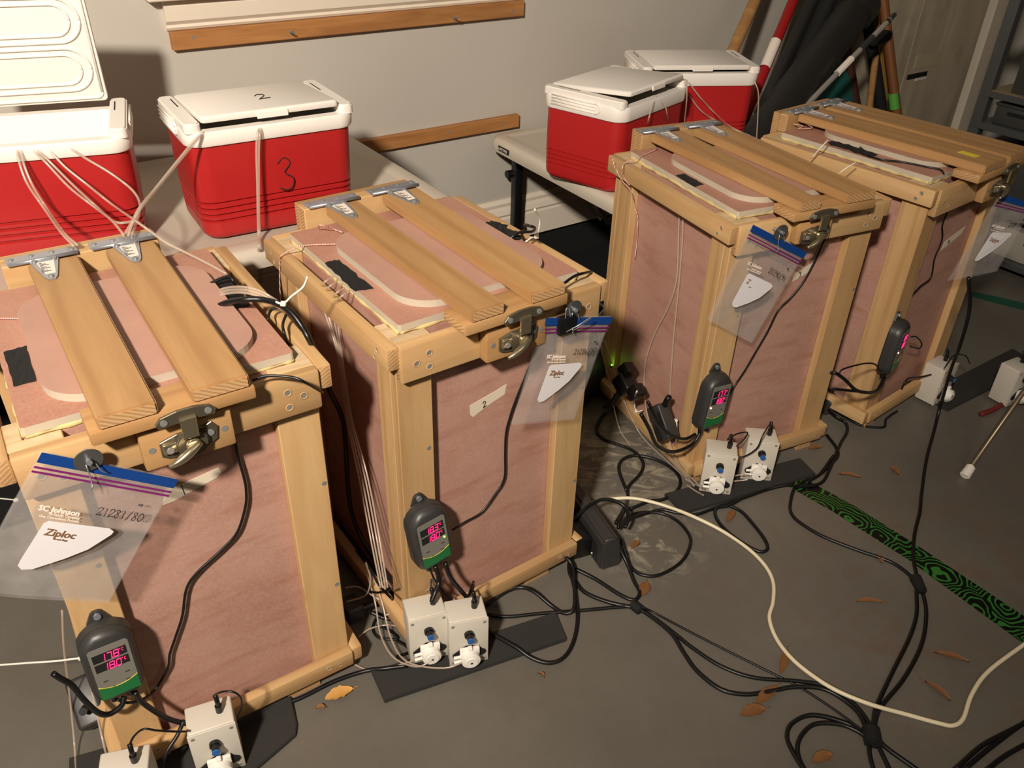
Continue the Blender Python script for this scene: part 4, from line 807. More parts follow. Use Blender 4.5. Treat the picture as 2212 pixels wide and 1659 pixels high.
ccable('thin lead drooping between the pump pair and controller of the second crate', fpts(1, [(928, 1228, -.012), (942, 1258, -.01), (965, 1285, -.01), (985, 1300, -.02), (1010, 1290, -.02), (1018, 1275, -.02), (1025, 1285, -.03), (1028, 1305, -.035)], 0), .0020)
ccable('upper controller cable sweeping left from the third crate controller', fpts(2, [(1502, 938, -.005), (1480, 948, -.012), (1455, 942, -.02), (1432, 925, -.03), (1415, 900, -.035), (1400, 868, -.04)], 0), .0036)
ccable('lower controller cable sweeping left from the third crate controller', fpts(2, [(1515, 932, -.005), (1495, 960, -.012), (1455, 976, -.03), (1420, 962, -.05), (1402, 925, -.07), (1385, 895, -.08)], 0), .0042)
ccable('thick cable pair leaving the last controller to the left', fpts(3, [(1912, 815, -.01), (1900, 838, -.02), (1880, 848, -.03), (1850, 843, -.04), (1825, 820, -.03), (1805, 806, -.02), (1795, 806, -.01)], 0), .0040)
ccable('straight lower cable leaving the last controller to the left', fpts(3, [(1908, 820, -.015), (1890, 846, -.03), (1860, 846, -.04), (1800, 840, -.03)], 0), .0034)
ccable('thin lead bowing left from the side of the last controller', fpts(3, [(1903, 802, -.012), (1890, 787, -.02), (1870, 785, -.025), (1845, 790, -.025), (1820, 798, -.02), (1813, 806, -.02)], 0), .0020)
ccable('black lead climbing over the bottom rail of the last crate', fpts(3, [(1948, 840, .0), (1955, 825, .0), (1965, 817, .0), (1990, 814, -.01), (2025, 806, -.03)], 0), .0024)
cable('flat black plug cord under the corner of the last crate', [(1800, 885, .01), (1850, 915, .004), (1880, 922, .004), (1910, 922, .004), (1915, 905, .004), (1938, 888, .006)], .0032, group=G)
# pump power leads
PG = 'short power leads of the pumps'
def lead(label, pts): return cable(label, None, .0016, name='pump_lead', group=PG, world=pts)
def plug_top(p, dz=.036):
    m = p.matrix_world if False else Matrix.Translation(p.location) @ p.rotation_euler.to_matrix().to_4x4(); return m @ Vector((.015, .036, .112+dz-.003))
for p in PM: pass
t0, t1, t2, t3, t4, t5 = [plug_top(p) for p in PM[:6]]
lead('lead curling up from the left pump of the pair at the second crate', [t0, t0+Vector((0, .01, .012)), fr(1, (945, 1282), -.03)])
lead('lead curling up from the right pump of the pair at the second crate', [t1, t1+Vector((.0, .012, .014)), fr(1, (1012, 1284), -.01), fr(1, (1000, 1300), .0)])
lead('lead looping from the nearer pump at the third crate', [t2, fl((1572, 950), .17), fl((1590, 938), .18), fl((1614, 934), .17), fl((1608, 948), .15), fl((1590, 965), .12)])
lead('lead running from the farther pump at the third crate to its neighbour', [t3, fl((1648, 940), .16), fl((1635, 968), .12), fl((1610, 985), .09), fl((1590, 988), .08)])
lead('lead arching over the pump with the blue tipped knob', [t4, fl((466, 1500), .165), fl((482, 1494), .18), fl((505, 1495), .18), fl((520, 1508), .16), fl((520, 1530), .13), fl((512, 1550), .10)])
lead('lead bowing right from the pump cut by the bottom edge', [t5, fl((290, 1590), .165), fl((310, 1575), .18), fl((340, 1578), .17), fl((375, 1580), .15), fl((405, 1580), .13)])
lead('lead curling over the pump beyond the last crate', [fl((2040, 795), .15), fl((2060, 768), .17), fl((2085, 768), .17), fl((2095, 785), .14)])

# ------------------------------------------------------------------ clear tubing
TG = 'clear silicone tubes from the coolers to the pumps'
def ctube(label, pts, r=.0032): return cable(label, None, r*.8, TUBE, 'clear_tube', 'tube', TG, world=pts, n=8)
def cface(c, px, off):   # plane parallel to a cooler front
    yaw = c.rotation_euler.z; n = Vector((math.sin(yaw), -math.cos(yaw), 0)); d = {C3: .229, C1: .229, C4: .251, C5: .236}[c]; p = c.location+n*(d/2+off); return hit(px, n, n.dot(p))
for k, dx in enumerate((0, 5)):
    ctube(['left of two tubes hanging from the front lip of the cooler marked 3', 'right of two tubes hanging from the front lip of the cooler marked 3'][k], [cface(C3, (560+dx, 276), -.006), cface(C3, (556+dx, 290), .010), cface(C3, (554+dx, 330), .012), cface(C3, (556+dx*.6, 400), .014), cface(C3, (557+dx*.5, 460), .018), fl((558+dx*.6, 505), .60), fl((558+dx*.6, 537), .592), fl((558+dx, 560), .51), fl((560+dx, 610), .42)])
    ctube(['upper tube slanting from the cooler marked 3 down to the nearest crate', 'lower tube slanting from the cooler marked 3 down to the nearest crate'][k], [cface(C3, (440, 287+dx), -.004), cface(C3, (425, 298+dx), .012), cface(C3, (380, 352+dx), .04), cface(C3, (335, 408+dx), .08), fl((302, 448+dx), .735), fl((285, 480+dx), .72), fl((266+dx*2, 512), .705)])
tb = [[(38, 322), (40, 345), (58, 395), (95, 450), (130, 500), (160, 532)], [(46, 322), (50, 350), (70, 400), (104, 455), (140, 505), (168, 530)], [(72, 325), (100, 352), (150, 405), (205, 448), (240, 475), (268, 508)], [(78, 322), (108, 350), (160, 402), (215, 452), (250, 480), (290, 478)],
      [(108, 325), (140, 360), (190, 400), (240, 440), (290, 475), (325, 500), (360, 525), (400, 545), (450, 570), (490, 592)], [(152, 320), (185, 342), (240, 375), (285, 410), (302, 440), (298, 470), (285, 508)]]
for k, pts in enumerate(tb):
    n_ = len(pts); W_ = []
    for j, q in enumerate(pts):
        if j == 0: W_.append(cface(C1, q, -.004))
        elif j == 1: W_.append(cface(C1, q, .010))
        elif j < 4 and j < n_-1: W_.append(cface(C1, q, .010+.018*(j-1)))
        else: W_.append(fl(q, .712 if k != 4 else .74-.06*(j-3)/(n_-4)))
    ctube(['leftmost tube from the open cooler onto the first tee hinge', 'tube beside the leftmost one from the open cooler', 'third tube from the left out of the open cooler', 'fourth tube out of the open cooler, bending to its corner', 'long tube from the open cooler crossing over the lid of the nearest crate', 'rightmost tube of the open cooler, bowing back at its corner'][k], W_, .0030)
for k, dy in enumerate((0, 6, 12)):
    ctube(['upper of three tubes arching off the lid of the nearest crate', 'middle of three tubes arching off the lid of the nearest crate', 'lower of three tubes arching off the lid of the nearest crate'][k], [fl((462, 632+dy), .674), fl((490, 622+dy), .685), fl((525, 620+dy), .70), fl((560, 628+dy), .70), fl((590, 645+dy), .69), fl((612, 662+dy), .67), fl((640, 700+dy), .60), fl((668, 760+dy), .5)], .0028)
ctube('tube rising from the lid gap of the left right-hand cooler', [cface(C4, (1418, 210), -.006), cface(C4, (1408, 232), .010), cface(C4, (1400, 262), .014), fl((1396, 280), .62)], .0024)
ctube('tube bending down from the lid gap of the ajar cooler', [cface(C4, (1419, 209), -.006), cface(C4, (1436, 228), .012), cface(C4, (1442, 250), .014), fl((1447, 272), .62)], .0024)
ctube('tube hanging at the corner between the two right coolers', [cface(C4, (1484, 172), .002), cface(C4, (1483, 220), .012), fl((1478, 265), .62)], .0024)
ctube('long tube from the right coolers draping onto the third crate', [cface(C5, (1488, 178), .01), cface(C5, (1512, 210), .02), cface(C5, (1545, 245), .03), fl((1580, 275), .68), fl((1622, 294), .66)], .0026)
ctube('second long tube from the right coolers draping behind the third crate', [cface(C5, (1488, 205), .008), cface(C5, (1515, 240), .015), cface(C5, (1550, 262), .03), fl((1600, 285), .67)], .0026)
ctube('tube hanging down the right edge of the rear red cooler', [cface(C5, (1628, 172), -.003), cface(C5, (1638, 200), .012), cface(C5, (1637, 250), .014), cface(C5, (1634, 305), .016)], .0026)
# tubes along crate sides
def spts(i, pts, off): return [sd(i, p[:2], p[2] if len(p) > 2 else off) for p in pts]
for k, (a, b) in enumerate((((703, 608), (0)), ((713, 618), (6)), ((728, 632), (13)), ((738, 640), (19)))):
    ctube(['first tube entering the lid seam of the second crate and hanging down its side', 'second tube entering the lid seam of the second crate', 'third tube entering the lid seam of the second crate', 'fourth tube entering the lid seam of the second crate'][k], [fl((a[0]+16, a[1]-10), .671), fl(a, .672), fl((a[0]-8, a[1]+10), .655), sd(1, (a[0]-10, a[1]+40), .010), sd(1, (728+b*.5, 760), .006), sd(1, (748+b*.6, 900), .002), sd(1, (775+b, 1030), -.010), sd(1, (800+b, 1160), -.026), sd(1, (822+b*.8, 1270), -.05)], .0021)
ctube('left tube hanging down the pink side of the third crate', spts(2, [(1468, 452, .008), (1466, 500), (1462, 600), (1445, 660), (1415, 720), (1395, 780), (1392, 850), (1405, 920, -.022), (1440, 980, -.05), (1480, 1020, -.06), (1515, 1052, -.07)], .012), .0024)
ctube('right tube hanging straight down the pink side of the third crate', spts(2, [(1476, 455, .008), (1474, 520), (1466, 620), (1456, 720), (1450, 800), (1446, 880), (1446, 950, -.02), (1465, 1000, -.04), (1500, 1050, -.07)], .012), .0024)
ctube('tube trailing down beside the second crate bag to the floor', [fr(2, (1290, 700), .3), fr(2, (1300, 760), .27), fl((1318, 830), .10), fl((1326, 880), .06), fl((1340, 930), .01), fl((1362, 962), .006)], .0022)
ctube('tube from the pumps at the second crate climbing to the seam of the third', [fr(2, (1306, 735), .24), fl((1330, 812), .13), fl((1350, 870), .08), fl((1385, 940), .012), fl((1440, 995), .006), fl((1490, 1040), .02)], .0022)
for k, pts in enumerate([[(745, 1270, .06), (775, 1268, .06), (810, 1290, .05), (850, 1310, .04), (885, 1312, .05)], [(748, 1300, .05), (790, 1285, .06), (800, 1250, .10), (790, 1215, .14)], [(775, 1375, .01), (800, 1358, .01), (840, 1350, .012), (885, 1360, .02)], [(790, 1230, .10), (810, 1300, .05), (822, 1370, .02), (850, 1420, .02), (900, 1440, .03), (935, 1425, .04)], [(805, 1240, .10), (825, 1300, .06), (845, 1380, .02), (880, 1430, .025), (960, 1443, .03), (1010, 1425, .04)],
      [(765, 1435, .006), (800, 1448, .006), (850, 1440, .012), (900, 1425, .03), (925, 1418, .04)], [(830, 1330, .04), (860, 1318, .05), (900, 1290, .09), (930, 1270, .13)]]):
    ctube(['tangled clear tube left of the pump pair, lying nearly flat', 'tangled clear tube rising left of the pump pair', 'clear tube over the taped loop left of the pump pair', 'clear tube dropping to the left pump head of the pair', 'clear tube dropping past the left pump to the right pump head', 'clear tube running along the floor to the left pump head', 'clear tube arcing over the post foot of the second crate'][k], [fl(q[:2], q[2]) for q in pts], .0022)
for k, pts in enumerate([[(1480, 1035, .02), (1505, 1048, .03), (1522, 1056, .04)], [(1484, 1048, .015), (1505, 1062, .02), (1520, 1070, .03)], [(1578, 1030, .03), (1598, 1026, .035), (1618, 1026, .04)], [(1578, 1040, .02), (1600, 1038, .025), (1616, 1036, .03)]]):
    ctube(['upper tube end at the nearer pump head of the third crate', 'lower tube end at the nearer pump head of the third crate', 'upper tube joining the two pump heads of the third crate', 'lower tube joining the two pump heads of the third crate'][k], [fl(q[:2], q[2]) for q in pts], .0024)
for k, pts in enumerate([[(134, 1318, .30), (138, 1400, .22), (150, 1500, .10), (160, 1600, .02), (165, 1680, .006)], [(170, 1320, .30), (180, 1400, .22), (200, 1500, .12), (222, 1600, .06), (232, 1640, .06)]]):
    ctube(['left of two clear tubes hanging at the left of the nearest crate', 'right of two clear tubes hanging at the left of the nearest crate'][k], [fl(q[:2], q[2]) for q in pts], .0022)
# twine
def twine(label, pts): return cable(label, None, .0011, TWINE, 'twine', 'string', 'pink and white twine on the crates', world=pts, n=6)
twine('pink and white twine crossing the second crate lid and hanging at its corner', [fl((735, 527), .672), fl((700, 528), .672), fl((660, 530), .672), fl((640, 535), .672), fl((618, 545), .662), fl((607, 553), .658), sd(1, (605, 562), -.021), sd(1, (604, 590), -.022), sd(1, (606, 650), -.022), sd(1, (612, 720), -.022)])
twine('twine loop at the hinge board of the second crate', [fl((690, 495), .672), fl((688, 486), .69), fl((700, 488), .69), fl((720, 495), .675), fl((740, 502), .672)])
twine('twine knot at the back corner of the third crate', [fl((1420, 322), .672), fl((1390, 335), .672), fl((1370, 345), .670), fl((1350, 352), .660), fl((1345, 362), .655), sd(2, (1348, 385), -.021), sd(2, (1360, 400), -.022)])
twine('loose twine end hanging along the post of the third crate', spts(2, [(1322, 340, -.019), (1330, 365), (1345, 392), (1362, 412), (1370, 440, .0), (1378, 480, .01), (1372, 560, .012)], -.0215))
twine('red thread across the left edge of the nearest crate lid', [fl((-10, 688), .672), fl((20, 688), .672), fl((42, 689), .672)])
twine('pink thread bundle under the hinge of the last crate', [fl((1712, 268), .676), fl((1735, 272), .676), fl((1725, 278), .674), fl((1755, 276), .676), fl((1740, 268), .676)])

# ------------------------------------------------------------------ zip ties
def ziptie(label, pts, head=None, r=.0017):
    o = pts[0].copy(); bm = bmesh.new(); tubebm(bm, [p-o for p in pts], r, 6, 4); t = frombm('zip_tie', bm, ZIPT, None, True); t.location = o
    if head is not None: b = box('tie_head', -.004, .004, -.004, .004, -.003, .003, ZIPT, t, bev=.001); b.location = pts[head]-o
    return tag(t, label, 'zip tie', 'white nylon zip ties')
ziptie('white zip tie standing up at the back rail of the second crate', [fl((1136, 522), .672), fl((1150, 512), .675), fl((1159, 511), .68), fl((1164, 495), .70), fl((1166, 475), .72), fl((1160, 463), .735), fl((1155, 452), .75)], 2)
ziptie('white zip tie sticking out between the first two crates', [fl((596, 652), .705), fl((612, 656), .705), fl((630, 640), .72), fl((652, 623), .735), fl((660, 610), .745), fl((664, 598), .755)], 1)
ziptie('white zip tie across the side rail of the last crate', [fl((1752, 342), .655), fl((1770, 322), .68), fl((1789, 302), .70)], None, .0014)
ziptie('bent white zip tie on the gap between the last two crates', [fl((1812, 375), .66), fl((1830, 362), .675), fl((1850, 350), .685)], None, .0014)
ziptie('white zip tie on the plug bundle beside the third crate', [fr(2, (1376, 845), .0), fl((1370, 862), .10), fl((1374, 888), .07), fl((1388, 886), .07)], 2)
ziptie('white zip tie head down on the side of the third crate', [sd(2, (1450, 905), -.01), sd(2, (1460, 908), -.01), sd(2, (1462, 925), -.01), sd(2, (1460, 955), -.01)], 1)
ziptie('long white zip tie pointing left from the nearest controller', [fl((-20, 1438), .16), fl((60, 1432), .18), fl((120, 1428), .19), fl((176, 1421), .20)], 3)
ziptie('white zip tie at the left frame edge beside the zip bag', [fl((-15, 1075), .02), fl((34, 1080), .02), fl((40, 1080), .02)], 1)

# ------------------------------------------------------------------ power strip, adapters, plugs
def thing_box(name, label, cat, loc, rz, dims, mat, bev=.003, rx=0, ry=0, group=None):
    t = empty(name, loc, rz, label, cat, group); t.rotation_euler = (rx, ry, rz); x, y, z = dims
    return t
a = Vector((.208, 1.250, 0)); d = Vector((-.40, .917, 0)).normalized(); yw = math.atan2(d.y, d.x)
ps = thing_box('power_strip', 'charcoal power strip standing on edge beside the second crate', 'power strip', (a.x, a.y, 0), yw, (0, 0, 0), CASE)
bm = bmesh.new(); prof = [(-.030, 0), (-.038, .016), (-.026, .076), (-.018, .086), (.006, .086), (.013, .078), (.013, 0)]
A = [bm.verts.new((0, y, z)) for y, z in prof]; B = [bm.verts.new((.27, y, z)) for y, z in prof]; bm.faces.new(A); bm.faces.new(B[::-1])
for k in range(len(prof)): bm.faces.new((A[k], B[k], B[(k+1) % len(prof)], A[(k+1) % len(prof)]))
bmesh.ops.recalc_face_normals(bm, faces=bm.faces); bmesh.ops.bevel(bm, geom=bm.edges[:], offset=.005, segments=3, affect='EDGES'); sharp(frombm('housing', bm, CASE, ps), 30)
box('outlet_face', .02, .26, .012, .0145, .01, .058, plain('strip_outlet_face', (34, 34, 34), .5), ps, bev=.001)
for k in range(4): box('outlet', .04+k*.055, .068+k*.055, -.0155-.17+.185, .0152, .018, .048, BLACKM, ps, bev=.001)
cyl('switch_light', (.020, .026, .040), (.020, .028, .040), .002, LEDG if False else PAPER, ps, 8)
ad = thing_box('power_adapter', 'square black power adapter plugged into the power strip', 'power adapter', (a+d*.055).to_tuple(), yw, (0, 0, 0), BLACK)
ad.location = (a.x+d.x*.05, a.y+d.y*.05, 0); box('body', -.01, .048, .0155+.0, .062, .012, .062, BLACK, ad, bev=.004, seg=2); box('prong_collar', .008, .030, .0148, .0160, .02, .045, BLACKM, ad, bev=.001)
ad = thing_box('power_plug', 'black three pin plug in the power strip behind the square adapter', 'plug', (a.x+d.x*.13, a.y+d.y*.13, 0), yw, (0, 0, 0), BLACK)
box('body', -.012, .016, .0155, .040, .018, .044, BLACK, ad, bev=.004, seg=2); cyl('cord_boot', (.002, .040, .031), (.004, .062, .031), .0065, BLACK, ad, 12, r2=.004)
# plug cluster hanging at the left of the third crate
ex3 = FR[2][1]; ey3 = FR[2][2]
def on_side(px, off=-.03): return sd(2, px, off)
def cluster(i, name, label, cat, p, dims, mat, tilt, parts=True, grp=None):
    t = bpy.data.objects.new(name, None); COL.objects.link(t); t.matrix_world = Matrix.Translation(p) @ Matrix.Rotation(CR[i][2], 4, 'Z') @ Matrix.Rotation(tilt[0], 4, 'X') @ Matrix.Rotation(tilt[1], 4, 'Y'); tag(t, label, cat, grp)
    x, y, z = dims; box('body', -x/2, x/2, -y/2, y/2, -z/2, z/2, mat, t, 'z', min(dims)*.16, 3); return t
t = cluster(2, 'three_way_plug', 'black three way plug splitter hanging at the side of the third crate', 'plug', on_side((1350, 830), -.052), (.040, .050, .042), BLACK, (.5, .3))
box('socket_block', -.016, .016, -.052, -.020, .004, .040, BLACK, t, bev=.004, seg=2); box('socket_block', -.016, .016, .010, .040, .010, .042, BLACK, t, bev=.004, seg=2)
for k in range(3): tube('cord', [(-.010+.010*k, -.006, -.018), (-.008+.008*k, -.012, -.05), (-.004+.006*k, -.014, -.075), (.0+.004*k, -.008, -.10)], .0036, BLACK, t, 8, 4)
t = cluster(2, 'power_adapter', 'slanting dark grey adapter on the bottom rail of the third crate', 'power adapter', on_side((1432, 912), -.042), (.034, .085, .050), CASE, (.75, .1)); tube('cord_boot', [(0, .035, .028), (-.002, .042, .044), (-.004, .046, .058)], .007, BLACK, t, 10, 3)
t = cluster(2, 'power_adapter', 'dark grey adapter between the third crate and the last crate', 'power adapter', fl((1787, 868), .03), (.040, .050, .050), CASE, (.2, .0)); cyl('cord_boot', (0, 0, .024), (0, .004, .042), .006, BLACK, t, 10)
t = cluster(0, 'power_adapter', 'grey adapter standing on the floor left of the nearest crate post', 'power adapter', fl((192, 1515), .05), (.044, .085, .050), CASE, (.6, -.2)); cyl('cord_boot', (0, -.01, .024), (0, -.018, .050), .0065, BLACK, t, 10)
t = cluster(1, 'power_plug', 'dark grey round plug on the floor between the first two crates', 'plug', fl((760, 1315), .022), (.034, .045, .036), CASE, (.0, .0)); cyl('cord_boot', (.012, -.010, .0), (.044, -.014, .0), .010, BLACK, t, 12, r2=.006)
cable('black cable from the round plug to behind the pump pair', [(800, 1322, .022), (830, 1335, .014), (862, 1338, .010), (895, 1332, .012)], R1, group=G)
cable('black wire loop wrapped in clear tape left of the pump pair', [(820, 1325, .008), (808, 1345, .004), (806, 1362, .004), (820, 1378, .004), (858, 1380, .004), (850, 1368, .004), (830, 1356, .004), (812, 1352, .004)], .0026)
cable('black wire bend beside the corner of the pump pad', [(858, 1384, .004), (880, 1398, .004), (882, 1410, .004), (858, 1418, .012), (868, 1428, .012)], .0028)
cable('short black wire cross on the side of the second crate', None, .0022, name='thin_wire', world=[sd(1, (788, 1275), -.03), sd(1, (815, 1280), -.03), sd(1, (847, 1272), -.03)])
cable('black wire strand slanting over the side of the second crate', None, .0026, name='thin_wire', world=[sd(1, (770, 1190), -.02), sd(1, (800, 1230), -.028), sd(1, (820, 1265), -.030), sd(1, (848, 1295), -.032)])
# green indicator light on the crate post
g = bpy.data.objects.new('indicator_light', None); COL.objects.link(g); g.location = sd(2, (1321, 790), -.006); tag(g, 'small green indicator light glowing at the post of the third crate', 'light')
cyl('light_case', (0, 0, 0), (-.004, -.002, -.004), .0045, BLACK, g, 10); cyl('light_lens', (0, 0, 0), (.0012, .0006, .004), .0020, LEDG, g, 10)
gl = bpy.data.lights.new('green_glow', 'POINT'); gl.energy = .006; gl.color = (.3, 1, .05); gl.shadow_soft_size = .003; go = bpy.data.objects.new('green_glow', gl); COL.objects.link(go); go.parent = g; go.location = (-.004, -.006, .012)

# ------------------------------------------------------------------ floor tape, leaves, pole
def flat(name, pts, mat, th, label, cat, z=.0004):
    P = [fl(p, 0) for p in pts]; cx = sum(p.x for p in P)/len(P); cy = sum(p.y for p in P)/len(P)
    o = prism(name, [(p.x-cx, p.y-cy) for p in P], 0, th, mat); o.location = (cx, cy, z); return tag(o, label, cat)
flat('floor_tape', [(1692, 1045), (1702, 1034), (1748, 1040), (1850, 1096), (1980, 1178), (2240, 1350), (2240, 1412), (2120, 1325), (1960, 1208), (1800, 1106)], TAPEG, .0004, 'green and black zebra patterned tape stuck across the floor', 'tape')
flat('floor_tape', [(2098, 630), (2150, 640), (2240, 662), (2240, 678), (2150, 655), (2096, 640)], plain('teal_tape', (14, 84, 66), .5, var=.3), .0004, 'dark teal tape line on the floor behind the last crate', 'tape')
def leaf(px, ln, wd, ang, label, mat=LEAF):
    p = fl(px, 0); bm = bmesh.new(); n = 10; up = []; dn = []; md = []
    for k in range(n+1):
        t = k/n; wv = wd/2*math.sin(PI*min(1, t*.97+.02))**.7*(1+.12*math.sin(k*2.3)); x = (t-.5)*ln; z = .0012+.004*math.sin(PI*t)
        up.append(bm.verts.new((x, wv, z+.004))); md.append(bm.verts.new((x, 0, z*.6))); dn.append(bm.verts.new((x, -wv, z+.003)))
    for k in range(n): bm.faces.new((md[k], md[k+1], up[k+1], up[k])); bm.faces.new((dn[k], dn[k+1], md[k+1], md[k]))
    tubebm(bm, [(ln*.5, 0, .001), (ln*.62, .002, .002), (ln*.72, .001, .001)], .0006, 5, 2)
    o = frombm('dry_leaf', bm, mat, None, True); o.location = (p.x, p.y, .0008); o.rotation_euler = (0, 0, ang); return tag(o, label, 'leaf', 'fallen dry leaves on the floor')
leaf((733, 1502), .050, .024, .5, 'pale yellow spotted leaf beside the foot of the nearest crate', LEAFY)
leaf((693, 1532), .016, .010, .2, 'tiny brown leaf scrap near the nearest crate and its foam pad')
leaf((1760, 970), .036, .018, .3, 'rust brown leaf at the front foot of the third crate')
leaf((1835, 1030), .048, .014, 2.9, 'long thin brown leaf right of the third crate pad')
leaf((1932, 1020), .030, .018, 1.9, 'small upright brown leaf near the long hanging cable')
leaf((1578, 1118), .044, .016, 1.0, 'brown leaf inside the narrow cable loop')
leaf((1877, 1302), .052, .012, .0, 'straight brown leaf left of the strapped cables')
leaf((1693, 1432), .060, .016, 1.1, 'slender leaf under the white cable')
leaf((1655, 1505), .060, .020, .7, 'leaf crossed by the sagging black cables')
leaf((1625, 1540), .050, .024, .3, 'broad tan leaf just below the sagging cables')
leaf((1392, 1275), .040, .022, 1.2, 'amber leaf behind the cable loop of the power strip')
leaf((1372, 1180), .030, .016, .9, 'amber leaf just right of the square adapter')
leaf((2055, 1422), .060, .014, 2.8, 'dim leaf right of the bundled cables')
leaf((2025, 1495), .050, .014, 2.2, 'dim leaf above the bend of the white cable')
leaf((1900, 1210), .024, .014, 1.5, 'small leaf on the patterned tape edge')
leaf((1170, 1461), .014, .008, 2.4, 'tiny dark red leaf before the second crate pad')
leaf((1775, 1640), .040, .020, .4, 'leaf lying inside the big cable loops')
a = fl((2085, 1026), .012); b = hit((2212, 845), WD, WD.dot(a)+.28); dd = (b-a).normalized()
po = empty('metal_pole', (a.x, a.y, 0), 0, 'slim metal pole with a white rubber foot leaning in from the right', 'pole'); oo = Vector((a.x, a.y, 0))
tube('shaft', [a-oo+dd*.012, b-oo+dd*.9], .0060, plain('dull_pole', (120, 108, 88), .35, .6), po, 12, 0); cyl('rubber_foot', a-oo-dd*.004, a-oo+dd*.030, .0125, WHITE, po, 16, r2=.011, bev=.003)
# red strap item at the right edge
rs = cable('dark red strap lying in the shade at the right frame edge', [(2118, 895, .006), (2145, 885, .008), (2175, 868, .010), (2200, 866, .012), (2250, 880, .008)], .007, plain('dark_red_cloth', (110, 26, 22), .8), 'red_strap', 'strap')

# ------------------------------------------------------------------ tools leaning in the corner
def tool(name, label, cat, top, bot, kt, kb, r, mat, group='long tools leaning on the wall', ext=0.18, r2=None, n=14, zmin=.0):
    A, B = wp(top, kt), wp(bot, kb); d = (A-B).normalized(); s = (B.z-zmin)/d.z if d.z > .05 else 0; base = B-d*s; A2 = A+d*ext
    t = empty(name, (base.x, base.y, base.z), 0, label, cat, group); cyl('shaft', (0, 0, 0), A2-base, r, mat, t, n, r2=r2 if r2 else r); return t, base, d, (A2-base).length
HW = wood('handle_wood', (176, 136, 86), (156, 112, 66), (112, 74, 40), 1.0, .5, False)
HW2 = plain('brown_stained_handle', (120, 74, 38), .45, var=.12); REDP = plain('red_handle_paint', (150, 24, 26), .4); DARKP = plain('black_tube_plastic', (34, 33, 32), .45, var=.06)
tool('wooden_handle', 'thick bare wooden handle, leftmost of the leaning tools', 'tool handle', (1640, -20), (1592, 90), 0.180, 0.260, .019, HW)
t, base, d, ln = tool('red_tool', 'red painted tool handle with a white sticker', 'tool handle', (1714, 0), (1648, 160), 0.200, 0.300, .017, REDP)
p = wp((1664, 118), .275)-base; cyl('sticker', p-d*.055, p+d*.055, .0176, PAPER, t, 16, cap=False)
t, base, d, ln = tool('black_pipe', 'wide black plastic pipe slanting down behind the red cooler', 'pipe', (1850, 20), (1668, 262), 0.280, 0.440, .060, DARKP, ext=.02, n=28); cyl('pipe_collar', d*(ln-.05), d*(ln+.02), .069, DARKP, t, 28, bev=.004); cyl('pipe_mouth', d*(ln+.018), d*(ln+.0205), .055, BLACKM, t, 28)
tool('dark_hose_pole', 'dark grey ribbed pole between red handle and black pipe', 'pole', (1755, 0), (1700, 120), 0.170, 0.220, .022, DARKP)
tool('dark_hose_pole', 'blackish pole rising behind the black pipe', 'pole', (1800, -20), (1735, 120), 0.160, 0.200, .030, BLACKM)
t, base, d, ln = tool('silver_pole', 'silver telescopic pole crossing in front of the other tools', 'pole', (1922, 42), (1772, 196), 0.420, 0.460, .009, STEEL, ext=.0); cyl('pole_grip', d*(ln-.02), d*(ln+.03), .010, CASE, t, 12, r2=.007)
cyl('pole_collar', d*(ln-.30), d*(ln-.22), .0115, PAPER, t, 12); cyl('pole_collar', d*(ln-.17), d*(ln-.10), .0110, CASE, t, 12)
t, base, d, ln = tool('brown_handle', 'glossy brown handle with a band of green tape', 'tool handle', (1908, 0), (1936, 235), 0.220, 0.340, .018, HW2); p = wp((1931, 218), .33)-base; cyl('green_band', p-d*.03, p+d*.03, .0188, plain('green_tape_band', (86, 160, 66), .45), t, 16, cap=False)
tool('wooden_handle', 'slim tan handle left of the green banded one', 'tool handle', (1893, 110), (1878, 232), 0.220, 0.320, .012, HW)
tool('wooden_handle', 'amber handle low beside the teal scoop', 'tool handle', (1775, 120), (1740, 225), 0.260, 0.380, .013, plain('amber_handle', (168, 110, 50), .45))
tool('dark_hose_pole', 'black tool shaft just left of the green banded handle', 'pole', (1868, 0), (1905, 240), 0.180, 0.260, .022, BLACKM)
tool('wooden_handle', 'dull yellow handle high behind the silver pole', 'tool handle', (1882, -30), (1900, 110), 0.170, 0.200, .016, plain('ochre_handle', (140, 104, 48), .5))
tool('dark_hose_pole', 'dark maroon shaft behind the silver pole', 'pole', (1820, 60), (1850, 240), 0.160, 0.220, .020, plain('maroon_shaft', (62, 28, 24), .6))
A = wp((1812, 118), .20); B = wp((1745, 240), .24); C_ = wp((1868, 240), .22)
sc_ = empty('teal_scoop', (B.x, B.y, 0), 0, 'teal triangular plastic shovel blade among the tools', 'shovel', None); oB = Vector((B.x, B.y, 0))
TEAL = plain('teal_plastic', (30, 96, 92), .5); bm = bmesh.new(); pts = [A, B, B+Vector((0, 0, -.25)), C_+Vector((0, 0, -.25)), C_]
v1 = [bm.verts.new(p-oB) for p in pts]; v2 = [bm.verts.new(p-oB+WN*.006) for p in pts]; bm.faces.new(v1); bm.faces.new(v2[::-1])
for k in range(5): bm.faces.new((v1[k], v2[k], v2[(k+1) % 5], v1[(k+1) % 5]))
bmesh.ops.recalc_face_normals(bm, faces=bm.faces); frombm('blade', bm, TEAL, sc_)
mA = wp((1812, 130), .195)-oB
for sx in (-8, 10): tube('blade_rib', [mA, wp((1812+sx, 240), .21)-oB, wp((1812+sx, 240), .21)-oB+Vector((0, 0, -.2))], .006, TEAL, sc_, 6, 0)
p = wp((1905, 84), .26); kn = tag(cyl('foam_grip', p+WD*-.06, p+WD*.03+Vector((0, 0, .01)), .022, BLACKM, None, 14, bev=.006), 'black foam grip poking out beside the silver pole', 'grip')
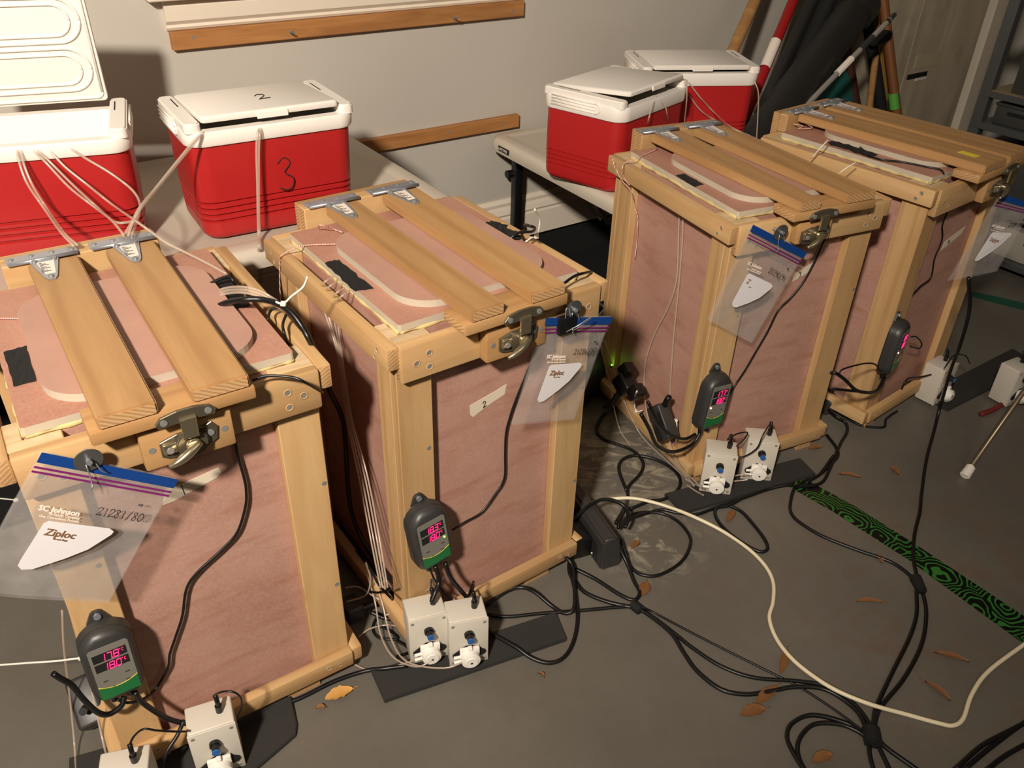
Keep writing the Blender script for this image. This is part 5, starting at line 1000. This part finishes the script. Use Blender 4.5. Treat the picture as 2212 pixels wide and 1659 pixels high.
# ------------------------------------------------------------------ weathered boards and casing at the right end of the wall
def standing(name, label, u0, u1, v0, v1, z1, mat, cat='board', kind=None):
    t = empty(name, (0, 0, 0), WA, label, cat); box('sheet', u0, u1, v0, v1, 0, z1, mat, t, 'x', .002); return t
s1 = standing('weathered_board', 'narrow weathered plywood board next to the leaning tools', 3.10, 3.555, WC-.045, WC-.028, 2.2, WEATH)
s2 = standing('weathered_board', 'wide weathered plywood board with a slot, beside the white upright', 3.565, 4.085, WC-.040, WC-.018, 2.2, WEATH)
p = wp((1980, 164), .042); u, z = WD.dot(p), p.z; box('slot', u-.07, u+.075, WC-.0445, WC-.0402, z-.008, z+.012, BLACKM, s2, bev=0); box('slot_label', u-.035, u+.16, WC-.042, WC-.0401, z+.03, z+.09, plain('faded_label', (188, 176, 146), .8), s2, bev=0); box('slot_lip', u+.0, u+.08, WC-.043, WC-.0402, z-.022, z-.008, PAPER, s2, bev=0)
cz = wallbox('trim_2', 4.115, 4.36, WC-.06, WC, 0, 2.42, TRIM, bev=.004)
# ------------------------------------------------------------------ metal shelving at the right
sh = empty('metal_shelving', (0, 0, 0), WA, 'grey metal shelving unit loaded with bins at the right frame edge', 'shelf')
GM = plain('grey_shelf_steel', (96, 98, 98), .45, .5); U0, U1, V0, V1 = 3.02, 3.42, .55, 1.49
for uu in (U0, U1):
    for vv in (V0, V1):
        box('upright', uu-.018, uu+.018, vv-.018, vv+.018, 0, 1.75, GM, sh, 'z', .002)
TANS = plain('tan_shelf_board', (150, 132, 104), .7)
for zz in (.055, .24, .484, .59, .92, 1.3):
    box('shelf_board', U0-.015, U1+.015, V0, V1, zz-.012, zz, TANS if zz == .59 else GM, sh, 'y', .002)
    for uu in (U0-.016, U1+.016): box('shelf_beam', uu-.004, uu+.004, V0, V1, zz-(.040 if zz == .24 else .022), zz-.001, GM, sh, 'y', .001)
box('guard_rod', U0-.03, U0-.022, V1-.14, V1-.132, .60, .92, plain('pale_rod', (150, 130, 112), .5), sh, 'z', .002)
GB = plain('dark_grey_bin', (62, 62, 60), .5); WB = plain('dull_white_box', (172, 166, 154), .7)
def shelfbox(name, label, v0, v1, z0, h, mat, du=.30, u0=3.03, lid=True, cat='storage bin'):
    t = empty(name, (0, 0, z0), WA, label, cat, 'bins and boxes on the shelving'); b = box('body', u0, u0+du, v0, v1, .0005, h, mat, t, 'x', .004, 2)
    if lid: box('lid', u0-.004, u0+du+.004, v0-.004, v1+.004, h, h+.010, mat, t, 'x', .003, 2)
    box('handle', u0-.006, u0-.0002, (v0+v1)/2-.03, (v0+v1)/2+.03, h*.62, h*.62+.010, BLACKM, t, 'y', .001); return t
shelfbox('white_box', 'dull white box on the lowest shelf', 1.02, 1.32, .055, .105, WB, lid=False, cat='box')
shelfbox('storage_bin', 'black bin at the far end of the lowest shelf', 1.35, 1.46, .055, .10, BLACK)
shelfbox('storage_bin', 'grey bin on the shelf just above the lowest one', 1.22, 1.45, .24, .17, GB)
shelfbox('storage_bin', 'second grey bin on the shelf above the lowest, nearer the frame edge', .95, 1.19, .24, .16, GB)
shelfbox('cable_box', 'small dark box under the tan shelf', 1.30, 1.45, .484, .06, GB, cat='box')
shelfbox('storage_bin', 'dark grey bin standing on the tan shelf', 1.12, 1.42, .59, .20, GB)
t = empty('white_bottle_top', (0, 0, .484), WA, 'white plastic knob lying on the shelf edge', 'knob'); cyl('knob_body', (3.05, 1.36, .001), (3.05, 1.36, .022), .014, WHITE, t, 16, bev=.004)
m = slab('floor_dark_sheet', [uv(-.3, 1.70, .004), uv(2.25, 1.70, .004), uv(2.25, WC+.004, .004), uv(-.3, WC+.004, .004)], BLACKM, .0035); tag(m, 'black sheet added to darken the floor under the folding tables', 'mat')  # added black sheet, makes the floor under the tables near-black
